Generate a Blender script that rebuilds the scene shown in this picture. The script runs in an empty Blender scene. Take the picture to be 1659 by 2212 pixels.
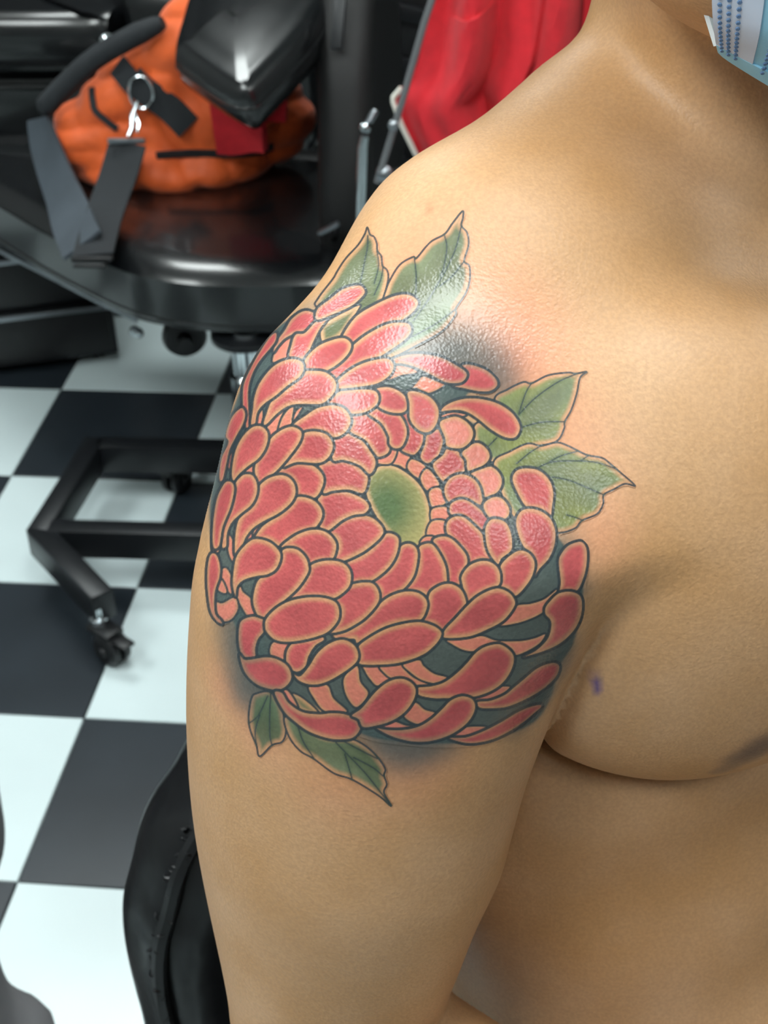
import bpy, bmesh, math, random
import numpy as np
from mathutils import Vector, Matrix

random.seed(7)
rng = np.random.RandomState(11)
scene = bpy.context.scene
C = scene.collection

# ------------------------------------------------------------------ camera
FPX, CX, CY = 3320.0, 829.5, 1106.0                      # focal length and centre of a 1659 x 2212 frame
PITCH, ROLL, YAW = 0.60148671, -0.04386603, -0.1405786
CAM = np.array([0.96795702, -2.47883375, 1.45768727])
_f = np.array([math.sin(YAW)*math.cos(PITCH), math.cos(YAW)*math.cos(PITCH), -math.sin(PITCH)])
_r = np.array([math.cos(YAW), -math.sin(YAW), 0.0]); _u = np.cross(_r, _f)
CR = math.cos(ROLL)*_r + math.sin(ROLL)*_u
CU = -math.sin(ROLL)*_r + math.cos(ROLL)*_u
CF = _f
cd = bpy.data.cameras.new('camera'); co = bpy.data.objects.new('camera', cd); C.objects.link(co)
cd.sensor_fit = 'VERTICAL'; cd.sensor_height = 4.0; cd.sensor_width = 3.0
cd.lens = FPX/2212*4.0
cd.clip_start = 0.02; cd.clip_end = 50
cd.dof.use_dof = True; cd.dof.focus_distance = 0.475; cd.dof.aperture_fstop = cd.lens/1.9
_m = Matrix.Identity(4)
for _i in range(3):
    _m[_i][0] = CR[_i]; _m[_i][1] = CU[_i]; _m[_i][2] = -CF[_i]; _m[_i][3] = CAM[_i]
co.matrix_world = _m
scene.camera = co

# ------------------------------------------------------------------ world and exposure
w = bpy.data.worlds.new('world'); scene.world = w; w.use_nodes = True
w.node_tree.nodes['Background'].inputs[0].default_value = (0.75, 0.85, 0.9, 1)
w.node_tree.nodes['Background'].inputs[1].default_value = 0.05
scene.view_settings.view_transform = 'Standard'; scene.view_settings.look = 'None'
scene.view_settings.gamma = 1; scene.view_settings.use_curve_mapping = False
scene.view_settings.exposure = 0.10
scene.cycles.max_bounces = 5; scene.cycles.diffuse_bounces = 3; scene.cycles.glossy_bounces = 3
scene.cycles.use_adaptive_sampling = True; scene.cycles.adaptive_threshold = 0.05; scene.cycles.adaptive_min_samples = 16

# ------------------------------------------------------------------ ceiling lamps (positions; built further down)
LAMP_COLOR = (0.93, 1.0, 0.985)
LAMPS = [  # x, y, size x, size y
    (1.10, -1.70, 0.60, 1.20),
    (1.65, -3.15, 0.60, 0.30),
    (0.15, -2.85, 0.60, 1.20),
    (-0.95, -1.60, 0.60, 1.20),
    (-0.15, 0.30, 1.20, 0.60),
    (2.35, -0.70, 0.60, 0.60),
]

# ------------------------------------------------------------------ helpers
def tag(o, label=None, cat=None, group=None, kind=None):
    if label: o['label'] = label
    if cat: o['category'] = cat
    if group: o['group'] = group
    if kind: o['kind'] = kind
    return o

def empty(name, loc, label=None, cat=None, group=None):
    o = bpy.data.objects.new(name, None); C.objects.link(o); o.location = loc
    o.empty_display_size = 0.05
    return tag(o, label, cat, group)

def wloc(o):
    v = Vector((0, 0, 0))
    while o is not None:
        v += o.location; o = o.parent
    return np.array(v)

def mesh_np(name, V, F, mat, parent=None, smooth=True, normals=None, colors=None):
    """V (n,3) world coordinates, F (m,k) faces of one size or a list of faces."""
    V = np.asarray(V, np.float64)
    off = wloc(parent) if parent is not None else np.zeros(3)
    me = bpy.data.meshes.new(name)
    if isinstance(F, np.ndarray):
        m, k = F.shape
        me.vertices.add(len(V)); me.vertices.foreach_set('co', (V-off).astype(np.float32).ravel())
        me.loops.add(m*k); me.loops.foreach_set('vertex_index', F.astype(np.int32).ravel())
        me.polygons.add(m); me.polygons.foreach_set('loop_start', np.arange(0, m*k, k, dtype=np.int32))
        me.update(calc_edges=True)
    else:
        me.from_pydata([tuple(v) for v in (V-off)], [], F); me.update()
    if smooth: me.polygons.foreach_set('use_smooth', np.ones(len(me.polygons), bool))
    if colors is not None:
        at = me.color_attributes.new('ink', 'FLOAT_COLOR', 'POINT')
        at.data.foreach_set('color', np.asarray(colors, np.float32).ravel())
    if normals is not None:
        me.normals_split_custom_set_from_vertices(np.asarray(normals, np.float32).tolist())
    if mat: me.materials.append(mat)
    o = bpy.data.objects.new(name, me); C.objects.link(o); o.parent = parent
    return o

class MB:
    """collects solids and links them as one mesh"""
    def __init__(s): s.V = []; s.F = []
    def add(s, V, F):
        n = len(s.V); s.V += [tuple(map(float, v)) for v in V]; s.F += [tuple(i+n for i in f) for f in F]; return s
    def box(s, c, size, rz=0.0, ax=None, bev=0.0):
        c = np.array(c, float); h = np.array(size, float)/2
        if ax is None:
            ax = np.array([[math.cos(rz), math.sin(rz), 0], [-math.sin(rz), math.cos(rz), 0], [0, 0, 1]])
        bm = bmesh.new(); bmesh.ops.create_cube(bm, size=1)
        for v in bm.verts: v.co = Vector((v.co.x*size[0], v.co.y*size[1], v.co.z*size[2]))
        if bev > 0: bmesh.ops.bevel(bm, geom=list(bm.edges), offset=bev, segments=2, affect='EDGES', profile=.5)
        bm.verts.index_update()
        s.add([c + v.co.x*ax[0] + v.co.y*ax[1] + v.co.z*ax[2] for v in bm.verts], [[v.index for v in f.verts] for f in bm.faces])
        bm.free(); return s
    def bar(s, a, b, wdt, hgt, bev=0.002, upv=(0, 0, 1)):
        a = np.array(a, float); b = np.array(b, float); d = b-a; L = np.linalg.norm(d); d /= L
        sd = np.cross(np.array(upv, float), d); sd /= np.linalg.norm(sd); up = np.cross(d, sd)
        return s.box((a+b)/2, (L, wdt, hgt), ax=np.array([d, sd, up]), bev=bev)
    def tube(s, pts, rad, n=12, cap=True, closed=False):
        P = [np.array(p, float) for p in pts]; m = len(P)
        R = rad if hasattr(rad, '__len__') else [rad]*m
        V = []; F = []; ref = None
        for i in range(m):
            if closed: d = P[(i+1) % m]-P[i-1]
            else: d = P[min(i+1, m-1)]-P[max(i-1, 0)]
            d = d/np.linalg.norm(d)
            if ref is None:
                ref = np.cross(d, (0, 0, 1.0))
                if np.linalg.norm(ref) < .1: ref = np.cross(d, (1.0, 0, 0))
            ref = ref - d*(ref@d); ref /= np.linalg.norm(ref); q = np.cross(d, ref)
            for k in range(n):
                a = 2*math.pi*k/n; V.append(P[i]+R[i]*(math.cos(a)*ref+math.sin(a)*q))
        mm = m if closed else m-1
        for i in range(mm):
            for k in range(n):
                i2 = (i+1) % m
                F.append((i*n+k, i*n+(k+1) % n, i2*n+(k+1) % n, i2*n+k))
        if cap and not closed:
            F.append(tuple(range(n))[::-1]); F.append(tuple((m-1)*n+k for k in range(n)))
        return s.add(V, F)
    def ribbon(s, pts, sides, width, thick):
        """flat strap along pts; sides = direction of its width"""
        P = [np.array(p, float) for p in pts]; m = len(P); V = []; F = []
        S = sides if np.ndim(sides) == 2 else [sides]*m
        for i in range(m):
            d = P[min(i+1, m-1)]-P[max(i-1, 0)]; d /= np.linalg.norm(d)
            sd = np.array(S[i], float); sd = sd-d*(sd@d); sd /= np.linalg.norm(sd); up = np.cross(d, sd)
            wd = width[i] if hasattr(width, '__len__') else width
            for a, b in ((-1, -1), (1, -1), (1, 1), (-1, 1)): V.append(P[i]+a*sd*wd/2+b*up*thick/2)
        for i in range(m-1):
            for k in range(4): F.append((i*4+k, i*4+(k+1) % 4, i*4+4+(k+1) % 4, i*4+4+k))
        F.append((3, 2, 1, 0)); F.append(tuple((m-1)*4+k for k in range(4)))
        return s.add(V, F)
    def lathe(s, base, axis, prof, n=24):
        """prof = [(radius, height)] along axis from base"""
        b = np.array(base, float); d = np.array(axis, float); d /= np.linalg.norm(d)
        r = np.cross(d, (0, 0, 1.0))
        if np.linalg.norm(r) < .1: r = np.cross(d, (1.0, 0, 0))
        r /= np.linalg.norm(r); q = np.cross(d, r); V = []; F = []; m = len(prof)
        for rr, hh in prof:
            for k in range(n):
                a = 2*math.pi*k/n; V.append(b+d*hh+max(rr, 1e-4)*(math.cos(a)*r+math.sin(a)*q))
        for i in range(m-1):
            for k in range(n): F.append((i*n+k, i*n+(k+1) % n, (i+1)*n+(k+1) % n, (i+1)*n+k))
        F.append(tuple(range(n))[::-1]); F.append(tuple((m-1)*n+k for k in range(n)))
        return s.add(V, F)
    def cushion(s, poly, o, ex, ey, ez, h, r, dome=0.0, n=72, wob=0.0):
        """padded slab: outline poly (2-D, smooth) in the frame o, ex, ey; thickness h along ez; rim radius r"""
        P = catmull(poly, n, True); c = P.mean(0)
        T = np.roll(P, -1, 0)-np.roll(P, 1, 0); N = np.stack([T[:, 1], -T[:, 0]], 1); N /= np.linalg.norm(N, axis=1)[:, None]
        area = .5*np.sum(P[:, 0]*np.roll(P[:, 1], -1)-np.roll(P[:, 0], -1)*P[:, 1])
        if area < 0: N = -N
        rings = []; K = 6
        rings.append((P-N*r*1.0, 0.0))
        for k in range(1, K+1):
            a = math.pi/2*k/K; rings.append((P-N*r*(1-math.sin(a)), r*(1-math.cos(a))))
        for k in range(0, K+1):
            a = math.pi/2*k/K; rings.append((P-N*r*(1-math.cos(a)), h-r+r*math.sin(a)))
        inner = P-N*r
        for fct in (.85, .65, .42, .2): rings.append((c+(inner-c)*fct, h+dome*(1-fct**2)))
        V = []; F = []; o = np.array(o, float); ex = np.array(ex, float); ey = np.array(ey, float); ez = np.array(ez, float)
        for ri, (Q, z) in enumerate(rings):
            for k in range(n):
                zz = z + wob*math.sin(k*.9+ri)*(1 if 2 < ri < len(rings)-1 else 0)
                V.append(o+Q[k, 0]*ex+Q[k, 1]*ey+zz*ez)
        m = len(rings)
        for i in range(m-1):
            for k in range(n): F.append((i*n+k, i*n+(k+1) % n, (i+1)*n+(k+1) % n, (i+1)*n+k))
        F.append(tuple(range(n))[::-1]); F.append(tuple((m-1)*n+k for k in range(n)))
        return s.add(V, F)
    def build(s, name, mat, parent=None, smooth=True, angle=40):
        o = mesh_np(name, s.V, s.F, mat, parent, smooth)
        bm = bmesh.new(); bm.from_mesh(o.data); bmesh.ops.recalc_face_normals(bm, faces=bm.faces); bm.to_mesh(o.data); bm.free()
        if smooth:
            o.data.set_sharp_from_angle(angle=math.radians(angle))
        return o

def catmull(P, n, closed):
    P = np.array(P, float); m = len(P)
    if closed:
        idx = lambda i: i % m
        segs = m
    else:
        idx = lambda i: min(max(i, 0), m-1)
        segs = m-1
    out = []
    for j in range(n):
        u = j/n*segs if closed else j/(n-1)*segs
        i = min(int(u), segs-1); t = u-i
        a, b, c, d = P[idx(i-1)], P[idx(i)], P[idx(i+1)], P[idx(i+2)]
        out.append(.5*((2*b)+(-a+c)*t+(2*a-5*b+4*c-d)*t*t+(-a+3*b-3*c+d)*t**3))
    return np.array(out)

def srgb(r, g, b):
    f = lambda c: (c/255/12.92) if c/255 <= .04045 else ((c/255+.055)/1.055)**2.4
    return (f(r), f(g), f(b))

# ------------------------------------------------------------------ materials
def new_mat(name):
    m = bpy.data.materials.new(name); m.use_nodes = True
    return m, m.node_tree, m.node_tree.nodes['Principled BSDF']

def N(nt, kind, **kw):
    n = nt.nodes.new(kind)
    for k, v in kw.items(): setattr(n, k, v)
    return n

def mat(name, col, rough=.5, metal=0.0, noise=0.0, nscale=20.0, bump=0.0, bscale=200.0, bdist=.001, spec=.5, coat=0.0, emit=None, estr=0.0, sheen=0.0):
    m, nt, p = new_mat(name)
    p.inputs['Roughness'].default_value = rough; p.inputs['Metallic'].default_value = metal
    p.inputs['Specular IOR Level'].default_value = spec; p.inputs['Coat Weight'].default_value = coat
    p.inputs['Coat Roughness'].default_value = .12
    if sheen: p.inputs['Sheen Weight'].default_value = sheen
    geo = N(nt, 'ShaderNodeNewGeometry')
    tx = N(nt, 'ShaderNodeTexNoise'); tx.inputs['Scale'].default_value = nscale; tx.inputs['Detail'].default_value = 2
    nt.links.new(geo.outputs['Position'], tx.inputs['Vector'])
    rmp = N(nt, 'ShaderNodeMapRange'); rmp.inputs['From Min'].default_value = .3; rmp.inputs['From Max'].default_value = .7
    rmp.inputs['To Min'].default_value = 1-noise; rmp.inputs['To Max'].default_value = 1+noise
    nt.links.new(tx.outputs['Fac'], rmp.inputs['Value'])
    mx = N(nt, 'ShaderNodeVectorMath', operation='SCALE'); mx.inputs[0].default_value = col
    nt.links.new(rmp.outputs['Result'], mx.inputs['Scale'])
    nt.links.new(mx.outputs['Vector'], p.inputs['Base Color'])
    if bump:
        t2 = N(nt, 'ShaderNodeTexNoise'); t2.inputs['Scale'].default_value = bscale; t2.inputs['Detail'].default_value = 1
        nt.links.new(geo.outputs['Position'], t2.inputs['Vector'])
        b = N(nt, 'ShaderNodeBump'); b.inputs['Strength'].default_value = bump; b.inputs['Distance'].default_value = bdist
        nt.links.new(t2.outputs['Fac'], b.inputs['Height']); nt.links.new(b.outputs['Normal'], p.inputs['Normal'])
    if emit:
        p.inputs['Emission Color'].default_value = (*emit, 1); p.inputs['Emission Strength'].default_value = estr
    return m

SKIN_COL = (0.555, 0.322, 0.158)
def skin_mat():
    m, nt, p = new_mat('skin'); L = nt.links.new
    geo = N(nt, 'ShaderNodeNewGeometry')
    at = N(nt, 'ShaderNodeAttribute', attribute_name='ink')
    n1 = N(nt, 'ShaderNodeTexNoise'); n1.inputs['Scale'].default_value = 20; n1.inputs['Detail'].default_value = 3
    n2 = N(nt, 'ShaderNodeTexNoise'); n2.inputs['Scale'].default_value = 700; n2.inputs['Detail'].default_value = 1
    n3 = N(nt, 'ShaderNodeTexVoronoi'); n3.inputs['Scale'].default_value = 900
    for n in (n1, n2, n3): L(geo.outputs['Position'], n.inputs['Vector'])
    ramp = N(nt, 'ShaderNodeValToRGB')
    ramp.color_ramp.elements[0].position = .35; ramp.color_ramp.elements[1].position = .68
    ramp.color_ramp.elements[0].color = (SKIN_COL[0]*.93, SKIN_COL[1]*.88, SKIN_COL[2]*.80, 1)
    ramp.color_ramp.elements[1].color = (SKIN_COL[0]*1.05, SKIN_COL[1]*1.08, SKIN_COL[2]*1.20, 1)
    L(n1.outputs['Fac'], ramp.inputs['Fac'])
    r2 = N(nt, 'ShaderNodeMapRange'); r2.inputs['From Min'].default_value = .3; r2.inputs['From Max'].default_value = .7
    r2.inputs['To Min'].default_value = .93; r2.inputs['To Max'].default_value = 1.07
    L(n2.outputs['Fac'], r2.inputs['Value'])
    mix = N(nt, 'ShaderNodeMix', data_type='RGBA'); L(at.outputs['Alpha'], mix.inputs['Factor'])
    L(ramp.outputs['Color'], mix.inputs['A']); L(at.outputs['Color'], mix.inputs['B'])
    sc = N(nt, 'ShaderNodeVectorMath', operation='SCALE'); L(mix.outputs['Result'], sc.inputs[0]); L(r2.outputs['Result'], sc.inputs['Scale'])
    L(sc.outputs['Vector'], p.inputs['Base Color'])
    # fresh ink is oiled and shines more than the bare skin
    rr = N(nt, 'ShaderNodeMapRange'); rr.inputs['To Min'].default_value = .46; rr.inputs['To Max'].default_value = .30
    L(at.outputs['Alpha'], rr.inputs['Value']); L(rr.outputs['Result'], p.inputs['Roughness'])
    p.inputs['Specular IOR Level'].default_value = .45
    cw = N(nt, 'ShaderNodeMath', operation='MULTIPLY'); L(at.outputs['Alpha'], cw.inputs[0]); cw.inputs[1].default_value = .26
    L(cw.outputs['Value'], p.inputs['Coat Weight']); p.inputs['Coat Roughness'].default_value = .2
    add = N(nt, 'ShaderNodeMath', operation='MULTIPLY_ADD'); L(n3.outputs['Distance'], add.inputs[0]); add.inputs[1].default_value = .7; L(n2.outputs['Fac'], add.inputs[2])
    b = N(nt, 'ShaderNodeBump'); b.inputs['Strength'].default_value = .5; b.inputs['Distance'].default_value = .0002
    L(add.outputs['Value'], b.inputs['Height']); L(b.outputs['Normal'], p.inputs['Normal'])
    L(b.outputs['Normal'], p.inputs['Coat Normal'])
    return m

M = dict(
    skin=skin_mat(),
    white_tile=mat('white tile', srgb(205, 219, 221), .28, noise=.03, nscale=6, coat=.2),
    black_tile=mat('black tile', srgb(38, 44, 50), .30, noise=.15, nscale=9, coat=.25),
    grout=mat('grout', srgb(120, 125, 125), .9, noise=.2),
    wall=mat('painted wall', srgb(132, 134, 133), .8, noise=.02, bump=.1),
    dark_wall=mat('black painted wall', srgb(22, 24, 26), .75, noise=.2, bump=.2, bscale=60),
    ceiling=mat('ceiling paint', srgb(225, 228, 226), .9, noise=.02),
    vinyl=mat('black vinyl', srgb(14, 16, 18), .27, noise=.12, nscale=14, bump=.08, bscale=18, bdist=.004, coat=.6),
    matte_vinyl=mat('matte black vinyl', srgb(8, 8, 9), .6, noise=.1),
    worn_vinyl=mat('worn black vinyl', srgb(20, 21, 23), .30, noise=.2, nscale=30, bump=.25, bscale=60, bdist=.003),
    foam=mat('torn backing cloth', srgb(205, 200, 180), .95, noise=.2),
    black_metal=mat('black painted steel', srgb(24, 26, 29), .36, noise=.1, metal=.2),
    black_plastic=mat('black plastic', srgb(20, 21, 23), .45),
    chrome=mat('chrome', srgb(215, 222, 226), .14, metal=1.0, noise=.03),
    steel=mat('brushed steel', srgb(150, 155, 160), .35, metal=1.0, noise=.1),
    grey_rod=mat('grey painted rod', srgb(120, 122, 125), .45, metal=.3),
    orange=mat('orange nylon', srgb(226, 96, 36), .6, noise=.12, nscale=25, bump=.35, bscale=35, bdist=.012, sheen=.2),
    black_web=mat('black webbing', srgb(30, 34, 38), .8, noise=.1, bump=.3, bscale=900, bdist=.0006),
    grey_web=mat('grey webbing', srgb(64, 72, 80), .8, noise=.1, bump=.3, bscale=900, bdist=.0006),
    red=mat('red fleece', srgb(212, 34, 46), .85, noise=.08, nscale=60, bump=.2, bscale=1200, bdist=.0006, sheen=.08),
    white_trim=mat('white piping', srgb(228, 226, 215), .7),
    trouser=mat('grey cotton', srgb(98, 98, 100), .9, noise=.12, nscale=18, bump=.3, bscale=40, bdist=.006),
    dark_cloth=mat('dark cloth', srgb(40, 44, 52), .9, noise=.1, nscale=40),
    shoe=mat('dark shoe', srgb(30, 28, 28), .5),
    hair=mat('black hair', srgb(20, 17, 15), .55, noise=.4, nscale=300, bump=.6, bscale=500, bdist=.003),
    mask=mat('blue mask cloth', srgb(150, 205, 232), .85, noise=.03, nscale=80, bump=.15, bscale=1500, bdist=.0004),
    mask_edge=mat('white mask edge', srgb(205, 216, 236), .85, noise=.03, nscale=80),
    mask_dot=mat('pressed weld', srgb(98, 128, 168), .8),
    loop=mat('ear loop', srgb(232, 236, 238), .8),
    eye=mat('eye', srgb(235, 232, 226), .2),
    lamp=mat('lamp diffuser', (.8, .8, .8), .6, emit=LAMP_COLOR, estr=15.0),
    lamp_frame=mat('lamp frame', srgb(225, 225, 222), .5),
)

# ================================================================== the room
T = 0.3048
X0, X1, Y0, Y1, ZC = -5*T, 9*T, -12*T, 4*T, 2.60
def slab(name, c, size, m, kind='structure'):
    o = MB().box(c, size).build(name, m, None, smooth=False)
    o['kind'] = kind
    return o
floor = slab('floor', ((X0+X1)/2, (Y0+Y1)/2, -.056), (X1-X0+.2, Y1-Y0+.2, .10), M['grout'])
tile_me = {}
for k, mm in (('w', 'white_tile'), ('b', 'black_tile')):
    o = MB().box((0, 0, -.004), (T-.0022, T-.0022, .008), bev=.0012).build('tile', M[mm], None, smooth=False)
    tile_me[k] = o.data; bpy.data.objects.remove(o)
for c in range(-5, 9):
    for r in range(-12, 4):
        o = bpy.data.objects.new('tile', tile_me['w' if (c+r) % 2 == 0 else 'b']); C.objects.link(o)
        o.parent = floor; o.location = ((c+.5)*T, (r+.5)*T, random.uniform(-.0003, .0003))
slab('wall_back', ((X0+X1)/2, Y1+.05, ZC/2), (X1-X0+.2, .1, ZC), M['dark_wall'])
slab('wall_front', ((X0+X1)/2, Y0-.05, ZC/2), (X1-X0+.2, .1, ZC), M['wall'])
slab('wall_left', (X0-.05, (Y0+Y1)/2, ZC/2), (.1, Y1-Y0, ZC), M['wall'])
slab('wall_right', (X1+.05, (Y0+Y1)/2, ZC/2), (.1, Y1-Y0, ZC), M['wall'])
slab('ceiling', ((X0+X1)/2, (Y0+Y1)/2, ZC+.05), (X1-X0+.2, Y1-Y0+.2, .1), M['ceiling'])
slab('baseboard_back', ((X0+X1)/2, Y1-.008, .05), (X1-X0, .016, .10), M['black_plastic'])

lamp_where = ['straight above the seated person', 'behind the camera, the smallest panel', 'behind the camera, near the standing person', 'by the left wall', 'over the orange bag', 'by the right wall']
for i, (x, y, sx, sy) in enumerate(LAMPS):
    t = empty('ceiling_light', (x, y, ZC), 'flat white ceiling panel lamp ' + lamp_where[i], 'lamp', 'ceiling panel lamps')
    f = MB()
    for s in (-1, 1):
        f.box((x+s*(sx/2-.01), y, ZC-.012), (.02, sy, .024)); f.box((x, y+s*(sy/2-.01), ZC-.012), (sx-.04, .02, .024))
    f.build('frame', M['lamp_frame'], t, smooth=False)
    MB().box((x, y, ZC-.012), (sx-.04, sy-.04, .012)).build('diffuser', M['lamp'], t, smooth=False)

# ================================================================== tattoo client chair with the bag on it
EX, EY, EZ = (1, 0, 0), (0, 1, 0), (0, 0, 1)
ch = empty('tattoo_chair', (.50, -.45, 0), 'black vinyl tattoo chair on a wheeled steel base, orange bag on its seat', 'chair')
seat_poly = [(-.16, -.02), (.0, -.165), (.13, -.285), (.27, -.40), (.36, -.445), (.47, -.46), (.62, -.44), (.70, -.36), (.70, -.10), (.62, .04), (.40, .10), (.10, .14), (-.14, .12)]
MB().cushion(seat_poly, (0, 0, .366), EX, EY, EZ, .100, .088, dome=.018, n=110).build('seat', M['vinyl'], ch)
# stitched rim and the steel rail under the seat
P = catmull(seat_poly, 120, True); c = P.mean(0)
MB().tube([(c[0]+(q[0]-c[0])*.985, c[1]+(q[1]-c[1])*.985, .388) for q in P], .005, n=8, closed=True).build('piping', M['vinyl'], ch)
MB().bar((-.16, -.035, .366), (.30, -.405, .366), .006, .010).build('rail', M['steel'], ch)
MB().bar((-.10, -.03, .372), (.28, -.34, .372), .04, .014).build('seat_pan', M['black_metal'], ch)
for px_, py_ in ((.292, -.398), (.300, -.405)):
    MB().lathe((px_, py_, .345), (.2, -1, .1), [(.001, 0), (.008, .001), (.009, .006), (.006, .012), (.001, .013)], 12).build('bolt', M['chrome'], ch)
MB().lathe((.36, -.36, .315), (.25, -1, 0), [(.02, -.02), (.034, -.018), (.036, 0), (.03, .012), (.014, .014), (.012, .03), (.002, .031)], 24).build('tilt_knob', M['black_plastic'], ch)
MB().lathe((.478, -.43, .10), EZ, [(.040, 0), (.040, .10), (.032, .105), (.032, .19), (.026, .195), (.026, .27)], 28).build('post', M['chrome'], ch)
MB().lathe((.478, -.43, .352), EZ, [(.05, 0), (.055, .004), (.055, .012), (.02, .014)], 28).build('mounting_plate', M['black_metal'], ch)
zb = .092
MB().bar((.183, -.355, zb), (.166, -.625, zb), .034, .05).build('base_bar', M['black_metal'], ch)
MB().bar((.19, -.368, zb), (.69, -.356, zb), .034, .05).build('base_bar', M['black_metal'], ch)
MB().bar((.18, -.612, zb), (.69, -.602, zb), .034, .05).build('base_bar', M['black_metal'], ch)
MB().bar((.68, -.36, zb), (.69, -.60, zb), .034, .05).build('base_bar', M['black_metal'], ch)
MB().bar((.478, -.36, zb-.002), (.478, -.605, zb-.002), .10, .04).build('cross_bar', M['black_metal'], ch)
def out_leg(a, b):
    MB().bar((a[0], a[1], zb), (b[0], b[1], zb-.004), .036, .05).build('base_leg', M['black_metal'], ch)
out_leg((.160, -.612), (.308, -.772)); out_leg((.69, -.60), (.56, -.75))
def caster(x, y, a):
    """swivel caster: stem, fork, wheel; the wheel trails in direction a"""
    dx, dy = math.cos(a)*.022, math.sin(a)*.022; sx, sy = -math.sin(a), math.cos(a)
    k = MB().lathe((x, y, .058), EZ, [(.011, 0), (.013, .004), (.013, .012), (.007, .014), (.007, .03)], 16).build('caster', M['chrome'], ch)
    wx, wy = x+dx, y+dy
    for s in (-1, 1):
        MB().lathe((wx+s*sx*.004, wy+s*sy*.004, .026), (s*sx, s*sy, 0), [(.006, 0), (.0255, .001), (.026, .010), (.022, .013), (.008, .014), (.007, .018), (.001, .019)], 24).build('wheel', M['black_plastic'], k)
    MB().box((x+dx*.5, y+dy*.5, .054), (.05, .034, .010), rz=a, bev=.004).build('fork', M['black_plastic'], k)
    MB().box((wx+dx*1.3, wy+dy*1.3, .048), (.03, .022, .006), rz=a, bev=.002).build('brake', M['black_plastic'], k)
caster(.297, -.775, -.6); caster(.300, -.352, 1.2); caster(.565, -.747, .4); caster(.66, -.352, 2.0)
# backrest, arm pad and brackets
MB().cushion([(-.33, 0), (-.31, .26), (-.18, .42), (.0, .44), (.08, .36), (.10, .0)], (.585, 0, .43), EY, EZ, EX, .085, .03, dome=.008).build('backrest', M['matte_vinyl'], ch)
MB().bar((.60, -.25, .36), (.64, -.28, .56), .05, .02).build('back_bracket', M['black_metal'], ch)
pad = [(.380, -.20), (.385, -.275), (.400, -.305), (.475, -.390), (.515, -.418), (.540, -.395), (.600, -.25), (.615, -.08), (.54, -.01), (.42, -.03), (.382, -.10)]
ta = math.radians(15)
pe1, pe2, pe3 = np.array([math.cos(.12), 0, math.sin(.12)]), np.array([0, math.cos(ta), math.sin(ta)]), np.array([-math.sin(.12), -math.sin(ta), math.cos(ta)])
po = np.array([.5, -.40, .672])-.5*pe1+.40*pe2
MB().cushion(pad, po, pe1, pe2, pe3, .080, .030, dome=.016, n=90).build('arm_pad', M['vinyl'], ch)
Q = catmull(pad, 90, True)
MB().tube([po+q[0]*pe1+q[1]*pe2+.045*pe3 for q in Q], .003, n=8, closed=True).build('seam', M['vinyl'], ch)
MB().bar((.60, -.20, .73), (.64, -.18, .60), .035, .018).build('arm_bracket', M['black_metal'], ch)
MB().bar((.628, -.235, .87), (.620, -.30, .755), .018, .010).build('arm_lever', M['black_metal'], ch)
lv = MB().tube([(.673, -.42, .672), (.669, -.42, .655), (.660, -.42, .534), (.655, -.42, .46)], [.0055, .0072, .0080, .0080], 14).build('recline_lever', M['chrome'], ch)
MB().lathe((.674, -.424, .686), (0, -1, .3), [(.001, -.008), (.008, -.007), (.009, .0), (.006, .006), (.001, .008)], 16).build('hinge_pin', M['chrome'], lv)
MB().bar((.678, -.415, .690), (.688, -.405, .704), .010, .008).build('hinge_arm', M['steel'], lv)
MB().bar((.655, -.42, .465), (.61, -.30, .40), .018, .012).build('lever_mount', M['black_metal'], ch)
MB().bar((.594, -.40, .513), (.626, -.40, .531), .010, .008, bev=.003).build('foot_peg', M['steel'], ch)
MB().bar((.624, -.40, .529), (.60, -.33, .46), .010, .008).build('peg_arm', M['black_metal'], ch)

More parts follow.
